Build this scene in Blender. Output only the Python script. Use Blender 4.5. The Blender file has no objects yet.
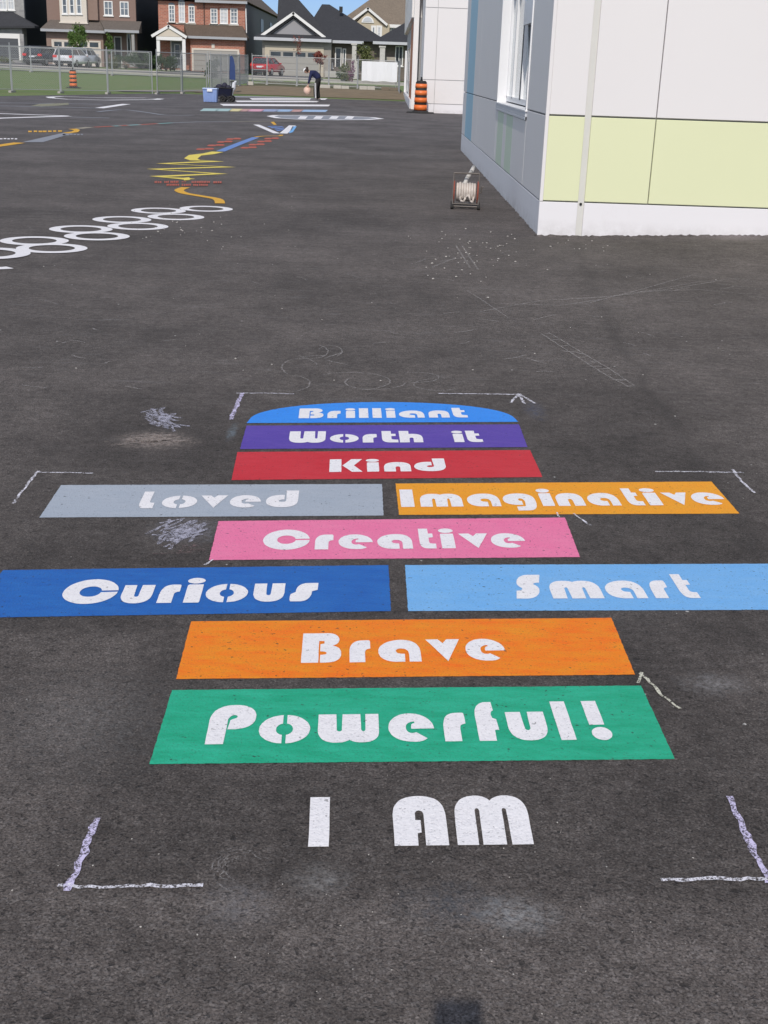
import bpy, bmesh, math, random
from mathutils import Vector, Matrix
from mathutils.geometry import tessellate_polygon
random.seed(7)
R=math.radians
scene=bpy.context.scene
COL=scene.collection
# ---------------------------------------------------------------- survey of the place
# camera calibration: focal length in pixels, eye height, camera axes; world X runs along the
# front of the school, Y along its side wall, Z is up
F,SL,H,CX,CY=1240.,.035,1.35,384.,512.
Yv=Vector((5,-441,F)).normalized(); Dn=Vector((-SL,1,(441+SL*5)/F)).normalized(); Xv=Dn.cross(Yv).normalized()
def ray(px,py):
    r=Vector((px-CX,py-CY,F)); return Vector((r.dot(Xv),r.dot(Yv),-r.dot(Dn)))
def G(px,py,z=0.):
    r=ray(px,py); t=(z-H)/r.z; return Vector((r.x*t,r.y*t,z))
def PY(px,py,Y):
    r=ray(px,py); t=Y/r.y; return Vector((r.x*t,Y,H+r.z*t))
def hfar(x): return .42-.013*max(-45,min(20,x))
def hg(x,y):
    t=max(0,min(1,(y-61)/64)); return hfar(x)*t
# ---------------------------------------------------------------- materials
def lin(c):
    return tuple(((v/255)/12.92 if v<=10 else (((v/255)+.055)/1.055)**2.4) for v in c)
class NT:
    def __init__(s,name):
        s.m=bpy.data.materials.new(name); s.m.use_nodes=True; s.t=s.m.node_tree; s.n=s.t.nodes; s.l=s.t.links
        s.cache={}; s.b=s.n['Principled BSDF']; s.out=s.n['Material Output']; s.tc=s.n.new('ShaderNodeTexCoord').outputs['Object']
    def lk(s,a,b): s.l.new(a,b)
    def setin(s,sock,v):
        if isinstance(v,(int,float)): sock.default_value=v
        elif isinstance(v,tuple): sock.default_value=(*v[:3],1) if len(sock.default_value)==4 else v
        else: s.lk(v,sock)
    def math(s,op,a,b=0.,c=None,clamp=False):
        n=s.n.new('ShaderNodeMath'); n.operation=op; n.use_clamp=clamp
        s.setin(n.inputs[0],a); s.setin(n.inputs[1],b)
        if c is not None: s.setin(n.inputs[2],c)
        return n.outputs[0]
    def noise(s,scale,detail=3,rough=.55,vec=None,dist=0):
        key=(scale,detail,rough,dist)
        if vec is None and key in s.cache: return s.cache[key]
        n=s.n.new('ShaderNodeTexNoise'); n.inputs['Scale'].default_value=scale; n.inputs['Detail'].default_value=detail
        n.inputs['Roughness'].default_value=rough; n.inputs['Distortion'].default_value=dist
        s.lk(vec if vec is not None else s.tc,n.inputs['Vector'])
        if vec is None: s.cache[key]=n.outputs['Fac']
        return n.outputs['Fac']
    def vor(s,scale,feat='F1',out='Distance',vec=None,rnd=1):
        n=s.n.new('ShaderNodeTexVoronoi'); n.feature=feat; n.inputs['Scale'].default_value=scale; n.inputs['Randomness'].default_value=rnd
        s.lk(vec if vec is not None else s.tc,n.inputs['Vector']); return n.outputs[out]
    def ramp(s,f,stops):
        n=s.n.new('ShaderNodeValToRGB'); s.setin(n.inputs[0],f); e=n.color_ramp.elements
        while len(e)<len(stops): e.new(.5)
        for q,(p,c) in zip(e,stops):
            q.position=p; q.color=(c,c,c,1) if isinstance(c,(int,float)) else (*c,1)
        return n.outputs[0]
    def mix(s,f,a,b,bt='MIX'):
        n=s.n.new('ShaderNodeMix'); n.data_type='RGBA'; n.blend_type=bt
        s.setin(n.inputs[0],f); s.setin(n.inputs[6],a); s.setin(n.inputs[7],b); return n.outputs[2]
    def mapr(s,f,a,b,c=0.,d=1.):
        n=s.n.new('ShaderNodeMapRange'); n.clamp=True
        for i,v in enumerate((f,a,b,c,d)): s.setin(n.inputs[i],v)
        return n.outputs[0]
    def sep(s,v=None):
        n=s.n.new('ShaderNodeSeparateXYZ'); s.lk(v if v is not None else s.tc,n.inputs[0]); return n.outputs
    def comb(s,x,y,z):
        n=s.n.new('ShaderNodeCombineXYZ')
        for i,v in enumerate((x,y,z)): s.setin(n.inputs[i],v)
        return n.outputs[0]
    def scalev(s,sx,sy,sz,v=None):
        n=s.n.new('ShaderNodeVectorMath'); n.operation='MULTIPLY'; s.lk(v if v is not None else s.tc,n.inputs[0]); n.inputs[1].default_value=(sx,sy,sz); return n.outputs[0]
    def bump(s,h,strength=.5,dist=.01,prev=None):
        n=s.n.new('ShaderNodeBump'); n.inputs['Strength'].default_value=strength; n.inputs['Distance'].default_value=dist
        s.lk(h,n.inputs['Height'])
        if prev is not None: s.lk(prev,n.inputs['Normal'])
        s.lk(n.outputs[0],s.b.inputs['Normal']); return n.outputs[0]
    def col(s,c): s.setin(s.b.inputs['Base Color'],c)
    def rough(s,v): s.setin(s.b.inputs['Roughness'],v)
def plain(name,c,rough=.7,var=.12,scale=4.,metal=0.,bump=0.,spec=None):
    t=NT(name); a=t.noise(scale,4,.6)
    c=tuple(c); t.col(t.mix(a,tuple(v*(1-var) for v in c),tuple(min(1,v*(1+var)) for v in c)))
    t.rough(rough); t.b.inputs['Metallic'].default_value=metal
    if spec is not None: t.b.inputs['Specular IOR Level'].default_value=spec
    if bump: t.bump(t.noise(scale*12,3),bump,.01)
    return t.m

def asphalt_height(t):
    # stones and open pores of the surface, shared by bare asphalt and by the paint on it
    v1=t.vor(150); pores=t.noise(62,3,.68)
    pit=t.math('MULTIPLY',t.mapr(t.noise(72,2,.5,dist=.5),.31,.37,.0,1.),t.mapr(t.noise(190,1,.6),.32,.42,.25,1.))       # 0 in pores
    h=t.math('ADD',t.math('MULTIPLY',t.math('SUBTRACT',1.,v1),.5),t.math('MULTIPLY',pores,.8))
    h=t.math('ADD',h,t.math('MULTIPLY',pit,.9))
    return h,pit,pores
def seg(t,x,y,a,b):
    # distance from (x,y) to the segment ab
    ax,ay=a; bx,by=b; dx,dy=bx-ax,by-ay; L=dx*dx+dy*dy
    px=t.math('SUBTRACT',x,ax); py=t.math('SUBTRACT',y,ay)
    h=t.math('DIVIDE',t.math('ADD',t.math('MULTIPLY',px,dx),t.math('MULTIPLY',py,dy)),L,clamp=True)
    qx=t.math('SUBTRACT',px,t.math('MULTIPLY',h,dx)); qy=t.math('SUBTRACT',py,t.math('MULTIPLY',h,dy))
    return t.math('SQRT',t.math('ADD',t.math('MULTIPLY',qx,qx),t.math('MULTIPLY',qy,qy)))
def make_asphalt():
    t=NT('asphalt'); h,pit,pores=asphalt_height(t)
    X,Y,Z=t.sep()
    big=t.noise(.7,3,.6); mid=t.noise(5.5,4,.7); fine=t.noise(230,1,.6); grain=t.noise(430,1,.7)
    base=t.mix(t.mapr(t.math('ADD',t.math('MULTIPLY',fine,.75),t.math('MULTIPLY',t.noise(24,3,.75),.25)),.30,.70),(.062,.051,.046),(.170,.147,.134))
    base=t.mix(t.mapr(grain,.32,.68,0,.42),base,(.035,.03,.028))
    cell=t.vor(150,'F1','Color'); cs=t.n.new('ShaderNodeSeparateColor'); t.lk(cell,cs.inputs[0])
    stone=t.mapr(cs.outputs[0],.80,.97)
    cg=t.n.new('ShaderNodeSeparateColor'); t.lk(t.vor(260,'F1','Color'),cg.inputs[0])
    base=t.mix(t.mapr(cg.outputs[0],.55,1.,0,.34),base,(.028,.024,.022)); base=t.mix(t.mapr(cg.outputs[1],.76,1.,0,.34),base,(.30,.27,.25))
    base=t.mix(t.math('MULTIPLY',stone,.28),base,(.19,.175,.168))
    base=t.mix(t.math('MULTIPLY',t.math('SUBTRACT',1.,pit),.62),base,(.016,.0145,.014))
    # dusty, worn tone outside the swept and dark patch round the hopscotch
    wob=t.math('MULTIPLY',t.math('SUBTRACT',mid,.5),.16)
    xw=t.math('ADD',X,wob); yw=t.math('ADD',Y,t.math('MULTIPLY',wob,.7))
    inY=t.math('MULTIPLY',t.mapr(yw,1.78,1.84),t.mapr(yw,5.9,4.6))
    inX=t.math('MULTIPLY',t.mapr(xw,-.62,-.5),t.mapr(xw,1.0,.74))
    rows=t.math('MULTIPLY',t.mapr(t.math('ABSOLUTE',t.math('SUBTRACT',xw,.08)),1.5,1.05),t.mapr(yw,2.78,2.86))
    patch=t.math('MULTIPLY',t.math('MAXIMUM',inX,rows),inY)
    dust=t.mapr(big,.3,.7,.75,1.3)
    dust=t.math('MULTIPLY',dust,t.mapr(t.noise(24,3,.75),.36,.64,.86,1.12))
    dust=t.math('MULTIPLY',dust,t.mapr(mid,.30,.70,.80,1.18))
    dust=t.math('MULTIPLY',dust,t.math('SUBTRACT',1.12,t.math('MULTIPLY',patch,.34)))
    # the far yard is paler and a little bluer: glancing light put into the colour
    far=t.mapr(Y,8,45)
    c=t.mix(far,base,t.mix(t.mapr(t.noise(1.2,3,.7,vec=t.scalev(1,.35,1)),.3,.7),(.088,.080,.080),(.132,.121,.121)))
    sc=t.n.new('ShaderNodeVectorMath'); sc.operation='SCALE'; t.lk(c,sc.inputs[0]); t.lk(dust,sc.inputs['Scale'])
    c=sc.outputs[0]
    # chalk dust smudges with shapes of their own
    for (px,py,rx,ry,a,colr) in [(320,880,.055,.05,.40,(.32,.31,.30)),(515,915,.075,.055,.5,(.36,.36,.36)),(240,905,.07,.07,.28,(.3,.29,.3)),(715,684,.09,.06,.36,(.36,.35,.35)),
        (155,440,.16,.13,.62,(.42,.35,.31)),(190,530,.13,.12,.30,(.33,.33,.38)),(232,432,.02,.12,.4,(.28,.36,.42)),(535,410,.05,.16,.25,(.10,.14,.25)),(455,905,.10,.07,.3,(.07,.09,.115)),(590,600,.3,.2,.1,(.25,.25,.25)),
        (735,243,.3,.3,.55,(.3,.26,.26)),(90,720,.25,.25,.18,(.22,.22,.22))]:
        g=G(px,py); ex=t.math('DIVIDE',t.math('SUBTRACT',X,g.x),rx); ey=t.math('DIVIDE',t.math('SUBTRACT',Y,g.y),ry)
        d=t.math('SQRT',t.math('ADD',t.math('MULTIPLY',ex,ex),t.math('MULTIPLY',ey,ey)))
        d=t.math('ADD',d,t.math('MULTIPLY',t.math('SUBTRACT',t.noise(24,3,.75),.5),1.9))
        m=t.math('MULTIPLY',t.mapr(d,1.15,.1),t.math('MULTIPLY',t.mapr(pores,.35,.62),min(1,a*1.35)))
        c=t.mix(m,c,colr)
    # dark construction seams and a crack line running from the corner of the school
    w2=t.math('MULTIPLY',t.math('SUBTRACT',t.noise(2.2,3,.6),.5),.25); xs=t.math('ADD',X,w2)
    for pa,pb,wd,a in [((575,243),(612,330),.07,.32),((612,330),(672,425),.05,.40),((672,425),(768,570),.05,.25),((0,258),(240,262),.05,.25),((150,780),(250,560),.012,.35),((430,160),(465,160),.5,.3),((300,160),(455,142),.4,.25)]:
        A=G(*pa);B=G(*pb); d=seg(t,xs,Y,(A.x,A.y),(B.x,B.y))
        m=t.math('MULTIPLY',t.mapr(d,wd,0.),t.math('MULTIPLY',t.mapr(t.noise(24,3,.75),.35,.6),a))
        c=t.mix(m,c,(.018,.017,.017))
    # long faint scuffs
    sv=t.scalev(1,1,1); scr=t.noise(3.2,5,.78,vec=t.scalev(.7,4.5,1),dist=.4)
    c=t.mix(t.math('MULTIPLY',t.mapr(scr,.56,.74),t.mapr(Y,4.0,6.,0.03,.34)),c,(.24,.23,.23))
    # pale grit
    sp=t.vor(13,'F1'); spc=t.n.new('ShaderNodeSeparateColor'); t.lk(t.vor(13,'F1','Color'),spc.inputs[0])
    m=t.math('MULTIPLY',t.mapr(t.math('ADD',sp,t.math('MULTIPLY',fine,.09)),.12,.10),t.math('GREATER_THAN',spc.outputs[1],.95)); c=t.mix(m,c,(.55,.53,.5))
    sp=t.vor(34,'F1'); spc=t.n.new('ShaderNodeSeparateColor'); t.lk(t.vor(34,'F1','Color'),spc.inputs[0])
    m=t.math('MULTIPLY',t.mapr(t.math('ADD',sp,t.math('MULTIPLY',fine,.12)),.14,.11),t.math('GREATER_THAN',spc.outputs[1],.965)); c=t.mix(m,c,(.45,.43,.4))
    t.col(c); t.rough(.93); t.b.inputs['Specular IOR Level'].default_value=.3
    t.bump(h,.7,.004)
    return t.m
def paint(name,c,c2=None,pits=.5,wear=0.,streak=.1):
    c2=c2 or tuple(v*.8 for v in c)
    t=NT(name); h,pit,pores=asphalt_height(t)
    roll=t.noise(9,4,.7,vec=t.scalev(1,3.4,1)); cloud=t.noise(4.5,3)
    k=t.math('ADD',t.math('MULTIPLY',roll,.7),t.math('MULTIPLY',cloud,.3))
    cc=t.mix(t.mapr(k,.36,.64),c,c2)
    fine=t.noise(230,1,.6)
    cc=t.mix(t.mapr(fine,.3,.7,0.,.10),cc,(.02,.02,.02))
    deep=t.mapr(t.noise(88,2,.5),.34,.31)
    sparse=t.mapr(t.noise(11,2,.7),.48,.60)
    hole=t.math('MULTIPLY',deep,t.math('ADD',t.math('MULTIPLY',sparse,.75),.12))
    cc=t.mix(t.math('MULTIPLY',hole,pits*1.6,clamp=True),cc,(.03,.028,.028))
    hole2=t.mapr(t.noise(190,1,.6),.34,.30); cc=t.mix(t.math('MULTIPLY',hole2,pits*.55,clamp=True),cc,(.05,.048,.046))
    if wear:
        wv=t.mapr(t.noise(46,5,.8),.60-wear*.2,.72-wear*.2)
        cc=t.mix(t.math('MULTIPLY',wv,.7),cc,(.07,.065,.062))
    t.col(cc); t.rough(.66); t.b.inputs['Specular IOR Level'].default_value=.35; t.bump(h,.40,.003); return t.m
def chalk(name,c,lo=.42,hi=.56,amax=1.):
    t=NT(name); t.col(c); t.rough(.95)
    n=t.noise(230,3,.7); n2=t.noise(40,3,.6)
    a=t.math('MULTIPLY',t.mapr(t.math('ADD',t.math('MULTIPLY',n,.65),t.math('MULTIPLY',n2,.35)),lo,hi),amax)
    t.lk(a,t.b.inputs['Alpha']); return t.m
def brickmat(name,c1,c2,mortar,sc=1.,w=.22,hh=.075,var=.5):
    t=NT(name); X,Y,Z=t.sep(); v=t.comb(t.math('ADD',X,Y),Z,0.)
    n=t.n.new('ShaderNodeTexBrick'); t.lk(v,n.inputs['Vector']); n.inputs['Scale'].default_value=1
    n.inputs['Color1'].default_value=(*c1,1); n.inputs['Color2'].default_value=(*c2,1); n.inputs['Mortar'].default_value=(*mortar,1)
    n.inputs['Brick Width'].default_value=w*sc; n.inputs['Row Height'].default_value=hh*sc; n.inputs['Mortar Size'].default_value=.008*sc
    blot=t.noise(4.5,3,.75); t.col(t.mix(t.mapr(blot,.3,.7,0,var),n.outputs['Color'],tuple(x*.6 for x in c1))); t.rough(.9); return t.m
def shingle(name,c):
    t=NT(name); X,Y,Z=t.sep(); a=t.noise(1.2,5,.7); b=t.noise(7,3,.7,vec=t.scalev(1,1,3.5))
    w=t.n.new('ShaderNodeTexWave'); w.bands_direction='Z'; w.inputs['Scale'].default_value=3.4; w.inputs['Distortion'].default_value=2.5; t.lk(t.tc,w.inputs['Vector'])
    cc=t.mix(t.mapr(b,.3,.7),tuple(v*.65 for v in c),tuple(v*1.35 for v in c)); cc=t.mix(t.math('MULTIPLY',w.outputs['Fac'],.25),cc,tuple(v*.4 for v in c))
    cc=t.mix(t.mapr(a,.35,.7,0,.3),cc,tuple(v*.6 for v in c)); t.col(cc); t.rough(.9); return t.m
def siding(name,c,pitch=.2,axis='Z'):
    t=NT(name); w=t.n.new('ShaderNodeTexWave'); w.bands_direction=axis; w.wave_profile='SAW'; w.inputs['Scale'].default_value=1/pitch/6.28*3.14; t.lk(t.tc,w.inputs['Vector'])
    t.col(t.mix(t.math('MULTIPLY',w.outputs['Fac'],.3),c,tuple(v*.55 for v in c))); t.rough(.75); return t.m
def glassmat(name,c=(.05,.06,.07),rough=.08):
    t=NT(name); t.col(t.mix(t.mapr(t.noise(.9,3),.35,.65),c,tuple(min(1,v*2.2) for v in c))); t.rough(rough); t.b.inputs['Specular IOR Level'].default_value=.8; return t.m
M={}
def mat(k,f):
    if k not in M: M[k]=f()
    return M[k]
ASPH=make_asphalt()
WHITE=paint('white_paint',(.97,.94,.94),(.90,.87,.88),pits=.42)
FADED=paint('faded_white_paint',(.55,.56,.60),(.35,.35,.38),pits=.7,wear=.5)
PAL={'green':((.008,.38,.20),(.03,.50,.30)),'orange':((.98,.18,.004),(.92,.31,.010)),'blue':((.012,.118,.46),(.02,.16,.52)),'sky':((.17,.46,.86),(.22,.50,.86)),
 'pink':((.90,.19,.38),(.92,.24,.42)),'grey':((.40,.45,.52),(.45,.49,.55)),'amber':((.96,.35,.008),(.93,.40,.015)),'red':((.62,.016,.030),(.66,.035,.05)),'purple':((.095,.05,.38),(.13,.07,.42)),'azure':((.03,.27,.90),(.04,.31,.93)),
 'yellow':((.95,.76,.12),(.85,.68,.12)),'gold':((.86,.47,.03),(.8,.42,.03)),'brick':((.62,.13,.07),(.45,.10,.06)),'teal':((.25,.58,.55),(.3,.5,.5)),'cornflower':((.13,.25,.62),(.2,.33,.66)),'tan':((.42,.36,.26),(.3,.27,.22)),'slate':((.33,.34,.38),(.26,.27,.30))}
def pm(k): return mat('paint_'+k,lambda:paint(k+'_paint',*PAL[k],pits=.55))
CH_W=chalk('white_chalk',(.80,.78,.84),.43,.55); CH_L=chalk('lilac_chalk',(.66,.60,.82),.43,.54); CH_F=chalk('faint_chalk',(.46,.43,.41),.40,.64,.8); CH_G=chalk('grey_chalk',(.50,.49,.58),.44,.58,.85)
# ---------------------------------------------------------------- mesh helpers
def tag(o,label=None,cat=None,group=None,kind=None):
    if label: o['label']=label
    if cat: o['category']=cat
    if group: o['group']=group
    if kind: o['kind']=kind
    return o
def thing(name,loc=(0,0,0),label=None,cat=None,group=None,rz=0):
    o=bpy.data.objects.new(name,None); COL.objects.link(o); o.location=loc; o.rotation_euler.z=rz; o.empty_display_size=.1
    return tag(o,label,cat,group)
class MB:
    def __init__(s): s.bm=bmesh.new()
    def box(s,a,b,bev=0.):
        x0,x1=sorted((a[0],b[0]));y0,y1=sorted((a[1],b[1]));z0,z1=sorted((a[2],b[2]))
        r=bmesh.ops.create_cube(s.bm,size=1,matrix=Matrix.Translation(((x0+x1)/2,(y0+y1)/2,(z0+z1)/2))@Matrix.Diagonal((x1-x0,y1-y0,z1-z0,1)))
        if bev:
            es=list({e for v in r['verts'] for e in v.link_edges}); bmesh.ops.bevel(s.bm,geom=es,offset=bev,segments=2,affect='EDGES',profile=.5)
        return s
    def tube(s,a,b,r0,r1=None,n=10,caps=True):
        a=Vector(a);b=Vector(b);r1=r0 if r1 is None else r1; d=b-a
        if d.length<1e-6: return s
        q=d.to_track_quat('Z','Y').to_matrix().to_4x4()
        bmesh.ops.create_cone(s.bm,cap_ends=caps,segments=n,radius1=r0,radius2=r1,depth=d.length,matrix=Matrix.Translation((a+b)/2)@q); return s
    def path(s,pts,r,n=8):
        for p,q in zip(pts,pts[1:]): s.tube(p,q,r,n=n)
        return s
    def ball(s,c,r,sc=(1,1,1),u=12,v=8):
        bmesh.ops.create_uvsphere(s.bm,u_segments=u,v_segments=v,radius=r,matrix=Matrix.Translation(c)@Matrix.Diagonal((*sc,1))); return s
    def torus(s,c,R0,r,axis='Y',n=24,m=8,sc=1.):
        ring=[]
        for i in range(n):
            a=2*math.pi*i/n; row=[]
            for j in range(m):
                b=2*math.pi*j/m; q=R0+r*math.cos(b); p=(q*math.cos(a),r*math.sin(b)*sc,q*math.sin(a))
                if axis=='X': p=(p[1],p[0],p[2])
                if axis=='Z': p=(p[0],p[2],p[1])
                row.append(s.bm.verts.new(Vector(c)+Vector(p)))
            ring.append(row)
        for i in range(n):
            for j in range(m): s.bm.faces.new((ring[i][j],ring[(i+1)%n][j],ring[(i+1)%n][(j+1)%m],ring[i][(j+1)%m]))
        return s
    def prism(s,pts,vec):
        # closed solid from a planar outline moved along vec
        vec=Vector(vec); a=[s.bm.verts.new(p) for p in pts]; b=[s.bm.verts.new(Vector(p)+vec) for p in pts]; n=len(pts)
        s.bm.faces.new(a); s.bm.faces.new(b[::-1])
        for i in range(n): s.bm.faces.new((a[i],b[i],b[(i+1)%n],a[(i+1)%n]))
        return s
    def solid(s,pts,faces):
        v=[s.bm.verts.new(p) for p in pts]
        for f in faces: s.bm.faces.new([v[i] for i in f])
        return s
    def sheet(s,loop):
        v=[s.bm.verts.new(p) for p in loop]
        for t in tessellate_polygon([[Vector(p) for p in loop]]):
            try: s.bm.faces.new([v[i] for i in t])
            except ValueError: pass
        for f in s.bm.faces:
            f.normal_update()
            if f.normal.z<0: f.normal_flip()
        return s
    def build(s,name,m,parent=None,smooth=False,recalc=True):
        if recalc: bmesh.ops.recalc_face_normals(s.bm,faces=s.bm.faces)
        me=bpy.data.meshes.new(name); s.bm.to_mesh(me); s.bm.free()
        o=bpy.data.objects.new(name,me); COL.objects.link(o); me.materials.append(m)
        if parent is not None:
            o.parent=parent; 
        if smooth:
            for p in me.polygons: p.use_smooth=True
        return o
def reloc(o):
    # put the origin of every part and of the thing at the thing's base (meshes were written in world coordinates)
    pass
def settle(root,loc):
    # root empty at loc, meshes given in world coordinates
    root.location=loc
    def rec(o):
        for ch in o.children:
            if o is root and ch.type=='MESH': ch.location=-Vector(loc)
    rec(root)
    return root
# ---------------------------------------------------------------- setting
def gridsheet(name,x0,x1,y0,y1,nx,ny,zf,m,kind='structure'):
    b=MB(); g=[[b.bm.verts.new((x0+(x1-x0)*i/nx,y0+(y1-y0)*j/ny,zf(x0+(x1-x0)*i/nx,y0+(y1-y0)*j/ny))) for i in range(nx+1)] for j in range(ny+1)]
    for j in range(ny):
        for i in range(nx): b.bm.faces.new((g[j][i],g[j][i+1],g[j+1][i+1],g[j+1][i]))
    o=b.build(name,m); o['kind']=kind; return o
def grassmat(name,a,b2,dry,k):
    t=NT(name); n=t.noise(.5,5,.7); f=t.noise(14,4,.8); c=t.mix(t.mapr(f,.3,.7),a,b2); c=t.mix(t.mapr(n,.42,.7,0,k),c,dry); t.col(c); t.rough(.95); t.bump(t.noise(20,4,.8),.9,.06); return t.m
GRASS=grassmat('lawn_grass',(.12,.185,.045),(.20,.29,.09),(.26,.25,.12),.6)
GRASS2=grassmat('dry_grass',(.07,.085,.03),(.13,.13,.06),(.19,.155,.085),.9)
EARTH=plain('bare_earth',(.22,.165,.10),.95,.4,1.5,bump=.8)
CONC=plain('concrete',(.42,.40,.37),.9,.15,1.2)
ROADM=plain('road_asphalt',(.12,.12,.125),.92,.15,.8)
DRIVE=plain('driveway_paving',(.13,.13,.135),.92,.2,.8)
bm=MB(); bm.sheet([(-1500,-600,-.10),(1500,-600,-.10),(1500,1800,-.10),(-1500,1800,-.10)]); bm.build('ground',GRASS)['kind']='structure'
# asphalt yard, straight far edge from left to right
eL=G(-60,97);eM=G(150,93.5);eR=G(345,97.5);eQ=G(404,97.5)
pts=[(-60,-12,0),(40,-12,0),(40,90,0),(.9,90,0)]
yard=[(-60,-12,0),(40,-12,0),(40,76,0),(2,76,0),(eQ.x,eQ.y,0),(eR.x,eR.y,0),(-5.,68.,0),(-8.3,66.5,0),(eM.x,eM.y,0),(eL.x,eL.y,0),(-60,40,0)]
MB().sheet(yard).build('asphalt_yard',ASPH)['kind']='structure'
gridsheet('lawn',-70,40,44,330,55,143,lambda x,y:hg(x,y)-.012,GRASS)
gridsheet('road',-80,40,105,113,40,4,lambda x,y:hg(x,y)+.02,ROADM)
gridsheet('sidewalk',-80,-8,98.8,100.6,40,2,lambda x,y:hg(x,y)+.03,CONC)
for nm,y0,y1 in (('kerb',104.6,104.9),('kerb',113.1,113.4)):
    b=MB(); xs=[-80+3*i for i in range(41)]
    for x0,x1 in zip(xs,xs[1:]):
        z0,z1=hg(x0,y0)+.13,hg(x1,y0)+.13
        b.solid([(x0,y0,z0-.2),(x1,y0,z1-.2),(x1,y1,z1-.2),(x0,y1,z0-.2),(x0,y0,z0),(x1,y0,z1),(x1,y1,z1),(x0,y1,z0)],[(0,1,5,4),(1,2,6,5),(2,3,7,6),(3,0,4,7),(4,5,6,7),(0,3,2,1)])
    b.build(nm,CONC)['kind']='structure'
# bare earth bank behind the yard, with its trodden edge
def bank(x,y):
    u=max(0,min(1,(x+10)/2.5))*max(0,min(1,(4-x)/2)); v=max(0,1-abs(y-75)/8.5)
    return hg(x,y)+.006+u*(.12*math.sin(v*math.pi/2)+.05*v*math.sin(x*2.3+y))
gridsheet('bare_earth_bank',-9.6,.85,64.6,83.5,34,26,bank,EARTH)
def apron(x,y):
    u=max(0,min(1,(x-1.35)/2.2)); v=max(0,min(1,(y-9.2)/1.9)); return -.004+.066*u*u*(3-2*u)*v*v*(3-2*v)
gridsheet('asphalt_apron',1.3,11,9.2,11.5,30,14,apron,ASPH)
b=MB(); loop=[(-12.5,61.8,0),(-11,63.4,0),(-9.5,66.2,0),(-8,67.6,0),(-5,69.,0),(0.8,70,0),(.8,73,0),(-9,72,0),(-10.8,67,0),(-13.2,63,0)]
b.sheet([(p[0],p[1],hg(p[0],p[1])+.02) for p in loop]); b.build('gravel_edge',plain('pale_gravel',(.33,.29,.24),.95,.3,6))['kind']='structure'
gridsheet('dry_lawn',-8.9,.8,82,98,20,12,lambda x,y:hg(x,y)+.03,GRASS2)
# ---------------------------------------------------------------- stencil lettering
def svg(d):
    out=[];cur=None
    for tok in d.replace('Z','').strip().replace('M','|M').replace('L','|L').replace('C','|C').split('|'):
        tok=tok.strip()
        if not tok: continue
        nums=[float(v) for v in tok[1:].replace(',',' ').split()]
        p=[(nums[i],nums[i+1]) for i in range(0,len(nums),2)]
        if tok[0] in 'ML': out+=p
        else:
            for k in range(0,len(p),3):
                a=out[-1];b,c,e=p[k:k+3]
                for i in range(1,11):
                    t=i/10;s=1-t
                    out.append(tuple(s**3*a[j]+3*s*s*t*b[j]+3*s*t*t*c[j]+t**3*e[j] for j in (0,1)))
    return out
def ell(cx,cy,rx,ry,a0=0,a1=360,n=28):
    return [(cx+rx*math.cos(R(a0+(a1-a0)*i/n)),cy+ry*math.sin(R(a0+(a1-a0)*i/n))) for i in range(n+1)]
def fullell(cx,cy,rx,ry): return ell(cx,cy,rx,ry)[:-1]
def halves(h=1.,sl=.045,irx=.15,iry=.2):
    L=ell(.5,h/2,.5,h/2,92,268); Li=ell(.5,h/2,irx,iry*h,262,98,14); Rr=ell(.5,h/2,.5,h/2,-88,88); Ri=ell(.5,h/2,irx,iry*h,82,-82,14)
    f=lambda P,s:[(x+s,y) for x,y in P]
    return [f(L,-sl/2)+f(Li,-sl/2),f(Rr,sl/2)+f(Ri,sl/2)]
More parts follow.
